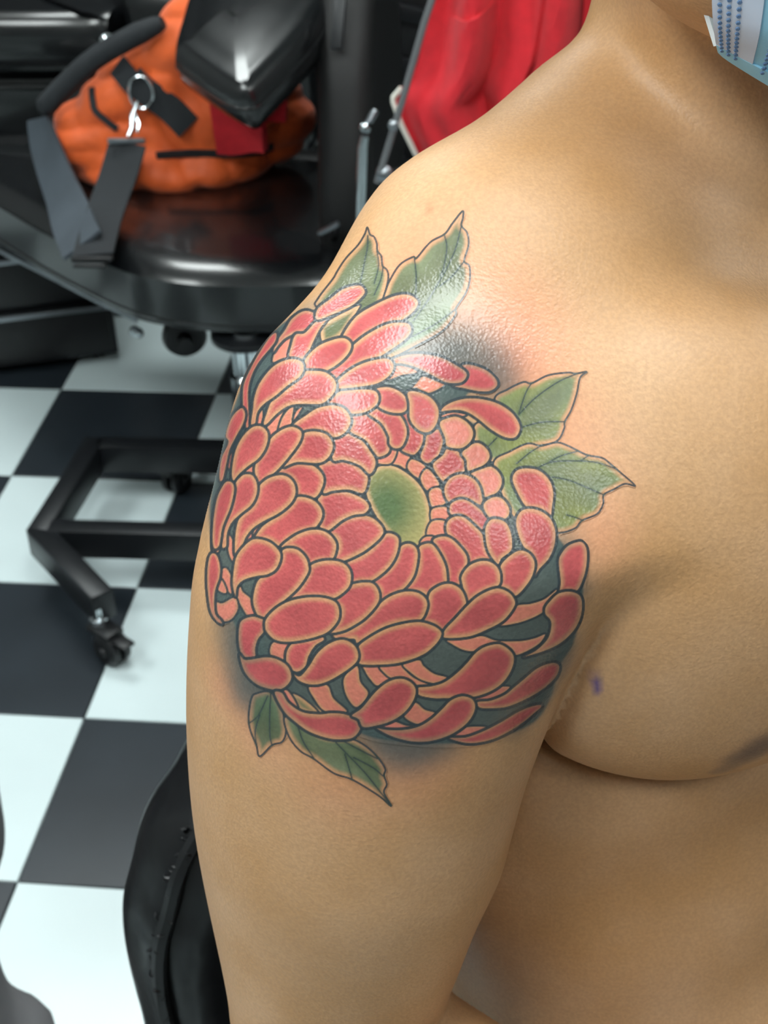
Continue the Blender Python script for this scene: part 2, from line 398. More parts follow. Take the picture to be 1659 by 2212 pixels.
# ================================================================== surface nets for soft shapes
def surf_nets(fn, lo, hi, h, project=2):
    lo = np.array(lo, float); n = np.ceil((np.array(hi)-lo)/h).astype(int)+1
    st = 4; nc = np.ceil(n/st).astype(int)+1
    ax = [lo[i]+h*st*np.arange(nc[i]) for i in range(3)]
    Gc = np.stack(np.meshgrid(*ax, indexing='ij'), -1)
    dc = fn(Gc.reshape(-1, 3)).reshape(nc)
    full = np.repeat(np.repeat(np.repeat(dc, st, 0), st, 1), st, 2)
    n4 = nc*st
    near = np.abs(dc) < h*st*1.9
    nb = near.copy()
    for a in range(3):
        s = np.zeros_like(near); sl = [slice(None)]*3; sr = [slice(None)]*3
        sl[a] = slice(0, -1); sr[a] = slice(1, None)
        s[tuple(sl)] |= near[tuple(sr)]; nb |= s
    msk = np.repeat(np.repeat(np.repeat(nb, st, 0), st, 1), st, 2)
    idx = np.argwhere(msk)
    out = np.empty(len(idx))
    for i in range(0, len(idx), 400000): out[i:i+400000] = fn(lo+h*idx[i:i+400000])
    full[msk] = out
    D = full; S = D < 0
    c = np.zeros(np.array(D.shape)-1, int)
    for i in (0, 1):
        for j in (0, 1):
            for k in (0, 1): c += S[i:D.shape[0]-1+i, j:D.shape[1]-1+j, k:D.shape[2]-1+k]
    cell = (c > 0) & (c < 8)
    ci = np.argwhere(cell); vid = -np.ones(cell.shape, int); vid[cell] = np.arange(len(ci))
    acc = np.zeros((len(ci), 3)); cnt = np.zeros(len(ci))
    for a in range(3):
        b1, b2 = [(1, 2), (0, 2), (0, 1)][a]
        for u in (0, 1):
            for v in (0, 1):
                p0 = ci.copy(); p0[:, b1] += u; p0[:, b2] += v
                p1 = p0.copy(); p1[:, a] += 1
                d0 = D[tuple(p0.T)]; d1 = D[tuple(p1.T)]
                cr = (d0 < 0) != (d1 < 0)
                t = np.where(cr, d0/np.where(cr, d0-d1, 1), 0)
                pt = p0.astype(float); pt[:, a] += t
                acc[cr] += pt[cr]; cnt[cr] += 1
    V = lo+h*acc/cnt[:, None]
    Fs = []
    for a in range(3):
        b1, b2 = [(1, 2), (2, 0), (0, 1)][a]
        sl0 = [slice(None)]*3; sl1 = [slice(None)]*3
        sl0[a] = slice(0, -1); sl1[a] = slice(1, None)
        for b in (b1, b2): sl0[b] = slice(1, -1); sl1[b] = slice(1, -1)
        s0 = S[tuple(sl0)]; s1 = S[tuple(sl1)]
        e = np.argwhere(s0 != s1); inside0 = s0[tuple(e.T)]
        e2 = e.copy(); e2[:, b1] += 1; e2[:, b2] += 1
        q = []
        for u, v in ((0, 0), (1, 0), (1, 1), (0, 1)):
            w_ = e2.copy(); w_[:, b1] -= 1-u; w_[:, b2] -= 1-v
            q.append(vid[tuple(w_.T)])
        q = np.stack(q, 1)
        q[~inside0] = q[~inside0][:, ::-1]
        Fs.append(q[(q >= 0).all(1)])
    F = np.concatenate(Fs)
    for _ in range(project):
        d = fn(V); g = grad(fn, V); V = V-np.clip(d, -h, h)[:, None]*g
    return V, F

def grad(fn, p, e=4e-4):
    g = []
    for i in range(3):
        d = np.zeros(3); d[i] = e; g.append(fn(p+d)-fn(p-d))
    g = np.stack(g, -1); return g/np.maximum(np.linalg.norm(g, axis=-1, keepdims=True), 1e-9)

def smin(a, b, k):
    hh = np.maximum(k-np.abs(a-b), 0)/k
    return np.minimum(a, b)-hh*hh*hh*k/6
def ell(p, c, rad, Rm=None):
    d = p-np.array(c)
    if Rm is not None: d = d@Rm
    rad = np.array(rad)
    k0 = np.linalg.norm(d/rad, axis=-1); k1 = np.linalg.norm(d/(rad*rad), axis=-1)
    return k0*(k0-1)/np.maximum(k1, 1e-9)
def cone(p, a, b, ra, rb):
    a = np.array(a, float); b = np.array(b, float); ba = b-a
    hh = np.clip(((p-a)@ba)/(ba@ba), 0, 1)
    return np.linalg.norm(p-a-hh[..., None]*ba, axis=-1)-(ra+(rb-ra)*hh)
def rot(ax, deg):
    a = math.radians(deg); c, s = math.cos(a), math.sin(a)
    return {'x': np.array([[1, 0, 0], [0, c, -s], [0, s, c]]), 'y': np.array([[c, 0, s], [0, 1, 0], [-s, 0, c]]), 'z': np.array([[c, -s, 0], [s, c, 0], [0, 0, 1]])}[ax]
def sst(a, b, x):
    t = np.clip((x-a)/(b-a), 0, 1); return t*t*(3-2*t)

# ================================================================== orange bag
bag = empty('duffel_bag', (.32, -.10, .47), 'slouched orange nylon duffel bag with black straps, lying on the tattoo chair seat', 'bag')
def bag_sdf(p, wrinkle=1.0):
    d = cone(p, (.158, -.095, .545), (.38, -.05, .585), .058, .110)
    d = smin(d, cone(p, (.215, -.095, .605), (.375, -.085, .690), .055, .075), .03)
    d = smin(d, cone(p, (.335, -.10, .70), (.385, -.10, .755), .050, .040), .04)
    d = smin(d, cone(p, (.40, -.03, .56), (.46, -.02, .55), .085, .07), .05)
    d = smin(d, ell(p, (.29, -.07, .50), (.17, .12, .05)), .04)
    x, y, z = p[..., 0], p[..., 1], p[..., 2]
    r1 = np.abs(np.sin(13*x+30*z+1.3*np.sin(17*x-11*z)+7*y)); r2 = np.abs(np.sin(34*x-16*z+2.2*np.sin(13*z+15*x)))
    wr = .009*(1-r1)**1.5+.004*(1-r2)**1.6-.004
    return np.maximum(d+wr*wrinkle, .466-z)
V, F = surf_nets(bag_sdf, (.06, -.28, .44), (.60, .14, .82), .007, 1)
mesh_np('bag_body', V, F, M['orange'], bag)
def on_bag(p, out=.004):
    p = np.array(p, float)[None]
    fs = lambda q_: bag_sdf(q_, 0.0)
    for _ in range(8): p = p-fs(p)[:, None]*grad(fs, p)*.9
    return (p+grad(fs, p)*(out+.0035))[0]
def drape(pts, n, out): return [on_bag(p, out) for p in catmull(pts, n, False)]
vdir = CF
MB().tube(catmull([(.108, -.142, .605), (.145, -.147, .64), (.207, -.151, .69), (.275, -.158, .728), (.33, -.16, .752)], 16, False), [.010]+[.0175]*12+[.016, .014, .010], 12).build('padded_handle', M['black_web'], bag)
gs = catmull([(.092, -.124, .585), (.100, -.14, .55), (.118, -.17, .52), (.153, -.231, .487), (.19, -.31, .479), (.22, -.372, .475)], 14, False)
MB().ribbon(gs, (.8, -.5, .25), [.056, .062, .068]+[.072]*11, .006).build('grey_strap', M['grey_web'], bag)
ws = catmull([(.262, -.205, .575), (.252, -.235, .54), (.240, -.275, .505), (.238, -.33, .485), (.244, -.40, .472)], 14, False)
MB().ribbon(ws, (1, -.12, .05), .064, .004).build('shoulder_strap', M['black_web'], bag)
bk = MB().bar((.212, -.405, .468), (.275, -.402, .468), .012, .008); bk.bar((.218, -.42, .464), (.268, -.418, .464), .008, .006); bk.build('strap_buckle', M['black_plastic'], bag)
MB().ribbon(drape([(.268, -.15, .662), (.302, -.18, .632), (.330, -.19, .61), (.352, -.195, .59)], 10, .0035), (.62, .2, .75), .044, .004).build('webbing_patch', M['black_web'], bag)
MB().ribbon(drape([(.225, -.16, .70), (.25, -.165, .675), (.272, -.17, .65)], 8, .0035), (.75, .1, .65), .036, .004).build('webbing_patch', M['black_web'], bag)
dc = on_bag((.284, -.165, .645), .012); dn = grad(bag_sdf, dc[None])[0]
e1 = np.cross(dn, (0, 0, 1.0)); e1 /= np.linalg.norm(e1); e2 = np.cross(dn, e1)
MB().tube([dc+.025*(math.cos(a)*e1*.75+math.sin(a)*e2) for a in np.linspace(0, 2*math.pi, 25)[:-1]], .0026, 8, closed=True).build('d_ring', M['chrome'], bag)
hk = MB().tube([dc+np.array((-.006, -.004, -.014)), (.271, -.19, .615), (.272, -.203, .598), (.266, -.21, .588)], [.004, .0055, .005, .004], 10)
hk.tube([(.276, -.19, .62), (.283, -.20, .605), (.28, -.206, .592)], .0028, 8); hk.build('snap_hook', M['chrome'], bag)
MB().bar((.232, -.212, .581), (.292, -.208, .580), .007, .009).build('strap_bar', M['steel'], bag)
MB().ribbon(drape([(.295, -.19, .555), (.363, -.17, .545), (.43, -.15, .535), (.48, -.11, .53)], 14, .003), (0, -.2, 1), .012, .004).build('zip_band', M['black_web'], bag)
MB().ribbon(drape([(.188, -.155, .655), (.192, -.165, .63), (.198, -.175, .61), (.233, -.19, .585)], 12, .003), (.8, 0, .4), .010, .003).build('side_trim', M['black_web'], bag)

# ================================================================== red cloth, jacket, rods
def cloth(name, fn, nu, nv, thick, m, parent=None):
    """closed sheet from fn(u, v) -> point"""
    P = np.array([[fn(u/(nu-1), v/(nv-1)) for v in range(nv)] for u in range(nu)], float)
    du = np.gradient(P, axis=0); dv = np.gradient(P, axis=1); nn = np.cross(du, dv); nn /= np.linalg.norm(nn, axis=-1, keepdims=True)
    V = np.concatenate([(P+nn*thick/2).reshape(-1, 3), (P-nn*thick/2).reshape(-1, 3)]); F = []; o = nu*nv
    for i in range(nu-1):
        for j in range(nv-1):
            a, b, c_, d = i*nv+j, (i+1)*nv+j, (i+1)*nv+j+1, i*nv+j+1
            F += [(a, b, c_, d), (o+d, o+c_, o+b, o+a)]
    for i in range(nu-1):
        for j in (0, nv-1):
            a, b = i*nv+j, (i+1)*nv+j; F.append((a, o+a, o+b, b) if j == 0 else (b, o+b, o+a, a))
    for j in range(nv-1):
        for i in (0, nu-1):
            a, b = i*nv+j, i*nv+j+1; F.append((b, o+b, o+a, a) if i == 0 else (a, o+a, o+b, b))
    o_ = mesh_np(name, V, F, m, parent)
    bm = bmesh.new(); bm.from_mesh(o_.data); bmesh.ops.recalc_face_normals(bm, faces=bm.faces); bm.to_mesh(o_.data); bm.free()
    o_.data.set_sharp_from_angle(angle=math.radians(60))
    return o_
tw = empty('red_towel', (.45, -.235, .56), 'folded red towel hanging below the arm pad beside the orange bag', 'towel')
def towel(u, v):
    x = .408+.092*u-.012*u*v; z = .725-.158*v
    return (x, -.235+.012*math.sin(u*3.0)-.020*math.sin(v*2.6)*(.4+.6*u)+.02*v, z-.004*math.sin(u*5))
cloth('front_layer', towel, 24, 24, .012, M['red'], tw)
cloth('back_layer', lambda u, v: (.475+.055*u-.01*v, -.20+.01*math.sin(v*4), .73-.118*v), 12, 14, .010, M['red'], tw)
cloth('hem_fold', lambda u, v: (.404+.095*u, -.245+.012*math.sin(u*3.0), .705-.022*v+.004*math.sin(u*4)), 16, 5, .006, M['red'], tw)

jk = empty('red_jacket', (.95, -.50, .68), 'red fleece jacket with white piping hanging behind the bare shoulder', 'jacket')
JL = [(1.25, .83), (1.05, .80), (.898, .782), (.822, .765), (.798, .755), (.771, .731), (.737, .742), (.696, .761), (.66, .79), (.60, .84)]
def jleft(z):
    zs = [a for a, b in JL][::-1]; xs = [b for a, b in JL][::-1]
    return float(np.interp(z, zs, xs))
def jacket(u, v):
    z = 1.25-.62*v; xl = jleft(z); xr = 1.20-.05*v
    x = xl+(xr-xl)*u
    f = .028*math.sin(u*23+2.5*v+.6*math.sin(5*v)) + .014*math.sin(u*47-4*v+1.5*math.sin(v*5)) + .02*math.sin(u*6+2+v)
    f *= min(1, u*6+.25)
    return (x, -.53+f-.03*v*(1-u), z)
cloth('jacket_body', jacket, 70, 60, .010, M['red'], jk)
def pocket(u, v):
    a = np.array(jacket(.08+.30*u, .60+.33*v)); return (a[0], a[1]-.010, a[2]+.05*u*(1-v))
cloth('pocket', pocket, 20, 14, .008, M['red'], jk)
def lapel(u, v):
    a = np.array(jacket(.40+.18*u+.14*v, .02+.86*v)); return (a[0], a[1]-.018-.012*math.sin(u*3.1), a[2])
cloth('front_placket', lapel, 14, 40, .012, M['red'], jk)
pip = [(jleft(z)-.002, jacket(0, (1.25-z)/.62)[1]-.006, z) for z in np.linspace(.785, .635, 26)]
MB().tube(pip, .0036, 8).build('piping', M['white_trim'], jk)
MB().tube([(1.0, -.50, 1.25), (1.0, -.50, 1.30), (1.02, -.49, 1.33), (1.04, -.49, 1.31), (1.03, -.49, 1.29)], .004, 8).build('hanger_hook', M['steel'], jk)

rs = empty('coat_stand', (.93, -.44, 0), 'thin grey metal stand with a slanted rod behind the red jacket', 'coat stand')
MB().tube([(.713, -.605, .68), (.717, -.605, .692), (.749, -.605, .789), (.78, -.605, .89), (.82, -.60, 1.00), (.93, -.44, 1.28)], .0046, 10).build('slanted_rod', M['grey_rod'], rs)
MB().tube([(.93, -.44, 1.28), (.93, -.44, .012)], .011, 12).build('upright', M['black_metal'], rs)
MB().lathe((.93, -.44, 0), EZ, [(.15, 0), (.15, .008), (.05, .018), (.014, .024)], 28).build('foot_plate', M['black_metal'], rs)
MB().lathe((.737, -.607, .758), (0, -1, .2), [(.002, -.006), (.006, -.005), (.007, .003), (.004, .006), (.001, .007)], 12).build('clamp_knob', M['steel'], rs)
MB().lathe((.722, -.60, .690), (.3, -1, .2), [(.002, -.01), (.010, -.008), (.011, .006), (.006, .010), (.001, .011)], 14).build('clamp_knob', M['steel'], rs)
MB().bar((.717, -.60, .69), (.93, -.44, .66), .008, .008).build('brace', M['black_metal'], rs)

rk = empty('filler_rack', (.95, .55, 0), 'tall black slatted rack added as a stand-in for unclear dark clutter behind the chair back', 'rack')
MB().box((1.03, .70, .55), (1.08, .30, 1.10), bev=.006).build('carcass', M['black_plastic'], rk)  # rack added to cover pale tiles and fill the dark gap with vague clutter
for k in range(9):
    for s in (-1, 1):
        MB().bar((.80+s*.004, .535, .10+.105*k), (.80+s*.26, .535, .16+.105*k), .016, .03).build('slat', M['black_metal'], rk)

# ================================================================== padded bench and cabinet further back
bn = empty('padded_bench', (-.25, .62, 0), 'black vinyl bench with two stacked cushions in the far left corner', 'bench')
MB().cushion([(-.75, .42), (-.3, .40), (.02, .405), (.065, .44), (.06, .80), (-.2, .86), (-.75, .85)], (0, 0, .47), EX, EY, EZ, .13, .045, dome=.02, n=90).build('upper_cushion', M['vinyl'], bn)
MB().cushion([(-.75, .47), (-.3, .455), (.00, .46), (.045, .49), (.04, .80), (-.2, .86), (-.75, .85)], (0, 0, .26), EX, EY, EZ, .205, .03, dome=.0, n=90).build('lower_cushion', M['vinyl'], bn)
MB().tube([(-.75, .462, .435), (-.3, .448, .437), (.0, .452, .438)], .007, 8).build('piping', M['vinyl'], bn)
MB().box((-.35, .66, .13), (.74, .34, .26), bev=.005).build('plinth', M['black_plastic'], bn)
MB().lathe((.062, .40, .545), (.3, -1, 0), [(.002, -.02), (.014, -.018), (.016, 0), (.008, .008), (.001, .01)], 14).build('hinge_bolt', M['chrome'], bn)
MB().lathe((.050, .405, .50), (.3, -1, 0), [(.002, -.02), (.011, -.018), (.013, 0), (.007, .007), (.001, .009)], 14).build('hinge_bolt', M['chrome'], bn)
bl = empty('bolster', (.22, .50, .42), 'rounded black vinyl bolster behind the orange bag', 'cushion')
MB().cushion([(.09, .44), (.18, .39), (.42, .38), (.46, .46), (.42, .58), (.12, .58)], (0, 0, .30), EX, EY, EZ, .36, .06, dome=.02).build('bolster_body', M['vinyl'], bl)
MB().tube([(.10, .43, .36), (.18, .385, .36), (.42, .375, .36)], .006, 8).build('piping', M['vinyl'], bl)
MB().box((.27, .49, .15), (.26, .14, .30), bev=.004).build('bolster_stand', M['black_metal'], bl)

cb = empty('drawer_cabinet', (-.10, .10, 0), 'low black drawer cabinet with pale metal edge strips under the chair', 'cabinet')
a0 = math.radians(18)
ax_ = np.array([[math.cos(a0), math.sin(a0), 0], [-math.sin(a0), math.cos(a0), 0], [0, 0, 1]])
cc = np.array([-.13, .20, 0])
MB().box(cc+(0, 0, .15), (.36, .30, .26), ax=ax_, bev=.004).build('carcass', M['black_metal'], cb)
for k, z in enumerate((.085, .20)):
    d = MB().box(cc+ax_[1]*(-.156)+np.array([0, 0, z]), (.34, .012, .10), ax=ax_, bev=.003).build('drawer', M['black_plastic'], cb)
    MB().box(cc+ax_[1]*(-.168)+np.array([0, 0, z+.048]), (.35, .014, .012), ax=ax_, bev=.003).build('edge_strip', M['steel'], d)
for sx in (-1, 1):
    for sy in (-1, 1):
        p = cc+ax_[0]*sx*.14+ax_[1]*sy*.11
        MB().lathe((p[0], p[1], 0), EZ, [(.012, 0), (.012, .022), (.006, .024)], 12).build('foot', M['black_plastic'], cb)

# ================================================================== the client: bare torso, tattooed shoulder
BO = np.array([1.03527437, -1.91545864, 1.19062342])     # middle of the shoulder line
BX = np.array([0.711637, 0.702547, 0.000000]); BX /= np.linalg.norm(BX)   # towards the person's left
BZ = np.array([-0.097776, 0.099041, 0.990268]); BZ -= BX*(BZ@BX); BZ /= np.linalg.norm(BZ)   # up the spine
BY = np.cross(BX, BZ)                                    # chest forward
BM = np.stack([BX, BY, BZ])
def b2w(p): return np.asarray(p)@BM+BO
def w2b(p): return (np.asarray(p)-BO)@BM.T
HC = np.array([-.021, .025, .206])
_ya, _pi, _ro = math.radians(0), math.radians(0), math.radians(-8)
HF = np.array([-math.sin(_ya)*math.cos(_pi), math.cos(_ya)*math.cos(_pi), -math.sin(_pi)])
HL = np.array([math.cos(_ya), math.sin(_ya), 0]); HU = np.cross(HL, HF)
HL, HU = math.cos(_ro)*HL+math.sin(_ro)*HU, -math.sin(_ro)*HL+math.cos(_ro)*HU
HM = np.stack([HL, HF, HU])
def head_sdf(p):
    h = (p-HC)@HM.T; g = h.copy(); g[..., 0] = np.abs(g[..., 0])
    d = ell(h, (0, -.012, .035), (.074, .094, .085))
    d = smin(d, ell(h, (0, .028, -.035), (.060, .062, .078)), .03)
    d = smin(d, ell(g, (.034, .030, -.070), (.028, .042, .028)), .03)
    d = smin(d, ell(h, (0, .066, -.094), (.026, .020, .018)), .03)
    d = smin(d, cone(h, (0, .086, .018), (0, .103, -.022), .008, .014), .015)
    d = smin(d, ell(g, (.028, .076, .026), (.024, .012, .008)), .012)
    d = np.maximum(d, -ell(g, (.030, .092, .010), (.016, .014, .010)))
    d = smin(d, ell(h, (0, .089, -.056), (.024, .010, .007)), .008)
    d = smin(d, ell(g, (.073, -.012, -.005), (.009, .018, .030)), .006)
    return d
def body_sdf(p):
    q = p.copy(); q[..., 0] = np.abs(q[..., 0])
    z = q[..., 2]
    d = ell(q, (0, -.026, -.17), (.172, .105, .25))
    d = smin(d, ell(q, (0, -.012, -.40), (.172, .115, .22)), .06)
    d = smin(d, ell(q, (0, -.01, -.55), (.175, .12, .13)), .06)
    d = smin(d, cone(p, (.006, -.03, .02), (.008, .000, .17), .050, .047), .03)
    d = smin(d, cone(q, (.045, -.03, .048), (.115, -.022, .026), .042, .044), .035)
    d = smin(d, cone(q, (.115, -.022, .026), (.176, -.013, 0), .044, .038), .03)
    d = smin(d, cone(q, (.03, .042, -.008), (.17, .015, .002), .024, .022), .06)
    d = smin(d, ell(q, (.078, .008, .024), (.062, .036, .036)), .045)
    d = smin(d, cone(p, (-.040, -.002, .135), (-.014, .038, .022), .013, .012), .035)
    pec = ell(q, (.098, .060, -.065), (.088, .0505, .090), rot('z', -32))
    a = ell(q, (.194, -.004, -.067), (.047, .054, .090), rot('y', -5))
    a = smin(a, cone(q, (.180, .026, -.05), (.203, .009, -.15), .043, .037), .04)
    a = smin(a, cone(q, (.202, -.005, -.06), (.224, -.029, -.258), .044, .041), .05)
    a = smin(a, ell(q, (.212, .000, -.155), (.037, .042, .10), rot('x', -7)), .04)
    a = smin(a, ell(q, (.215, -.03, -.16), (.043, .042, .12), rot('x', -7)), .04)
    a = smin(a, cone(q, (.226, -.031, -.272), (.155, .15, -.325), .039, .028), .010)
    # hand resting on the thigh
    a = smin(a, cone(q, (.166, .046, -.046), (.190, .027, -.094), .031, .0295), .025)
    hnd = ell(q, (.132, .205, -.333), (.034, .050, .018), rot('z', 20))
    for fx, ln in ((-.026, .062), (-.009, .074), (.009, .070), (.025, .056)):
        a0 = np.array([.118+fx, .235-.10*fx, -.337]); a1 = a0+(-.010+fx*.2, .036*ln/.07, -.004); a2 = a1+(-.010, .034*ln/.07, -.018)
        hnd = smin(hnd, np.minimum(cone(q, a0, a1, .0095, .0088), cone(q, a1, a2, .0088, .0075)), .006)
    hnd = smin(hnd, np.minimum(cone(q, (.108, .185, -.330), (.080, .215, -.333), .0115, .010), cone(q, (.080, .215, -.333), (.072, .245, -.343), .010, .008)), .01)
    a = smin(a, hnd, .02)
    bel = sst(-.14, -.20, z)*sst(0, .05, q[..., 1])
    d = d+bel*.0018*np.sin(75*z+2.0*np.sin(17*q[..., 0])+26*q[..., 0])
    low = sst(-.085, -.125, z)                              # folds: the chest hangs over the ribs, the arm lies against the chest
    d = np.where(low > 0, -smin(-d, pec-.007*low, .006), d)
    d = smin(d, pec, .004+.046*sst(-.115, -.05, z))
    fold = sst(-.045, -.070, z)
    d = d+fold*np.maximum(.012-np.abs(a+.001), 0)**2*62
    d = smin(d, a, .009+.044*sst(-.062, -.030, z))
    d = smin(d, head_sdf(p), .02)
    return d

me_root = w2b((0, 0, 0))
PB = b2w((0, 0, -.60)); PB = np.array([PB[0], PB[1], 0.0])
man = empty('person', PB, 'shirtless seated person with a red chrysanthemum tattoo on the shoulder, wearing a blue mask', 'person')

# soft shading and redness of the skin, fixed to places on the body (body coordinates)
def cam_hit(px, py, steps=70, t0=.30, fn=None):
    """where the view ray through a photo pixel meets the body (used once, to find places on the skin)"""
    fn = fn or body_sdf
    px = np.atleast_1d(np.asarray(px, float)); py = np.atleast_1d(np.asarray(py, float))
    d = ((px-CX)/FPX)[:, None]*CR-((py-CY)/FPX)[:, None]*CU+CF; d /= np.linalg.norm(d, axis=1)[:, None]
    o = w2b(CAM); db = d@BM.T; t = np.zeros(len(px))+t0; act = np.arange(len(px))
    for _ in range(steps):
        s = fn(o+t[act, None]*db[act]); t[act] += s*.92
        act = act[(np.abs(s) > 1.5e-5) & (t[act] < 1.3)]
        if len(act) == 0: break
    P = o+t[:, None]*db
    return P, t, db
INK_DARK = srgb(66, 80, 80)
HALO = [  # px, py, radius m, strength, colour, softness
    (990, 760, .017, .95, 'd'), (1060, 790, .011, .75, 'd'), (935, 770, .012, .9, 'd'), (1090, 830, .007, .6, 'd'),
    (640, 690, .015, .55, 'd'), (585, 760, .013, .55, 'd'), (530, 860, .012, .6, 'd'), (490, 980, .012, .6, 'd'), (465, 1090, .012, .5, 'd'),
    (520, 1400, .014, .95, 'd'), (545, 1470, .012, .9, 'd'), (500, 1330, .010, .75, 'd'), (575, 1480, .010, .9, 'd'), (530, 1500, .010, .7, 'd'), (600, 1545, .008, .6, 'd'),
    (840, 1600, .011, .9, 'd'), (910, 1612, .010, .85, 'd'), (960, 1605, .009, .6, 'd'), (790, 1560, .010, .8, 'd'), (870, 1630, .010, .6, 'd'),
    (1215, 1190, .008, .7, 'd'), (1255, 1270, .006, .55, 'd'), (1205, 1440, .010, .7, 'd'), (1170, 1500, .010, .8, 'd'), (1225, 1400, .006, .5, 'd'), (1120, 1560, .008, .7, 'd'),
    (900, 560, .020, .40, 'r'), (1010, 640, .020, .45, 'r'), (1120, 720, .018, .50, 'r'), (800, 580, .014, .35, 'r'), (1170, 860, .016, .35, 'r'),
    (1230, 960, .018, .28, 'r'), (1290, 1100, .016, .25, 'r'), (560, 1580, .014, .30, 'r'), (720, 1690, .02, .25, 'r'), (900, 1660, .02, .28, 'r'), (1110, 780, .012, .45, 'r'),
    (1290, 1180, .012, .25, 'r'), (480, 1480, .012, .3, 'r'),
]
_hp, _, _ = cam_hit([h[0] for h in HALO], [h[1] for h in HALO])
DOTS = [(1285, 1474, .0025, .85, srgb(74, 56, 128)), (1290, 1494, .0021, .8, srgb(74, 56, 128)), (1280, 1458, .0018, .6, srgb(84, 68, 130)),
        (932, 450, .0016, .45, srgb(120, 80, 50)), (1600, 1640, .0075, .7, srgb(92, 78, 74)), (1650, 1612, .009, .75, srgb(92, 78, 74)), (1562, 1664, .005, .6, srgb(92, 78, 74))]
_dp, _, _ = cam_hit([h[0] for h in DOTS], [h[1] for h in DOTS])
DOTS = DOTS+DOTS[-3:]; _dp = np.concatenate([_dp, _dp[-3:]*np.array([-1, 1, 1])])   # the other nipple
HCOL = {'d': np.array(srgb(70, 82, 84)), 'r': np.array(srgb(226, 142, 112))}
def skin_ink(P):
    """colour and cover of the soft marks on the skin at body points P"""
    col = np.zeros((len(P), 3)); al = np.zeros(len(P)); col[:] = SKIN_COL
    def over(c, a):
        nonlocal col, al
        na = a+al*(1-a)
        col = (c*a[:, None]+col*(al*(1-a))[:, None])/np.maximum(na, 1e-5)[:, None]; al = na
    for kind in 'rd':
        aa = np.zeros(len(P))
        for (px, py, r, s, k), c in zip(HALO, _hp):
            if k != kind: continue
            d2 = ((P-c)**2).sum(1)/(r*r)
            aa = 1-(1-aa)*(1-s*np.exp(-d2*1.3))
        over(HCOL[kind], aa*(.93 if kind == 'd' else 1))
    for (px, py, r, s, c), p in zip(DOTS, _dp):
        d2 = ((P-p)**2).sum(1)/(r*r); over(np.array(c), s*np.exp(-d2*d2))
    return np.concatenate([col, al[:, None]], 1)

V, F = surf_nets(body_sdf, (-.29, -.16, -.66), (.29, .31, .36), .0032, 3)
NB = grad(body_sdf, V)
body = mesh_np('body', b2w(V), F[:, ::-1].copy(), M['skin'], man, normals=NB@BM, colors=skin_ink(V))

# ================================================================== the tattoo
# outlines traced on the design, in ten local tracing windows: letter -> (x, y, scale)
WIN = dict(A=(640, 440, 4.1475), B=(460, 660, 5.53), C=(720, 740, 4.366), D=(1000, 780, 4.1475), E=(440, 860, 5.184), F=(440, 1120, 4.879),
           G=(740, 1060, 4.879), H=(960, 1080, 4.879), I=(480, 1380, 4.1475), J=(760, 1320, 5.53), K=(960, 1340, 5.53), P=(0, 0, 1.0))
def tr(wn, s):
    x, y, k = WIN[wn]; v = [float(q) for q in s.replace(',', ' ').split()]
    return [(x+v[i]/k, y+v[i+1]/k) for i in range(0, len(v), 2)]
GROUND = tr('P', '462,1230 455,1100 470,1000 500,900 540,800 590,720 640,690 700,720 740,690 800,720 850,765 900,765 960,785 1010,800 1060,830 1010,850 1000,880 960,890 1050,930 1090,1000 1095,1060 1110,1120 1180,1140 1225,1190 1258,1260 1240,1380 1205,1440 1190,1500 1150,1560 1050,1598 950,1605 870,1600 800,1590 740,1560 640,1500 580,1475 545,1440 520,1390 505,1340 480,1325 462,1290')
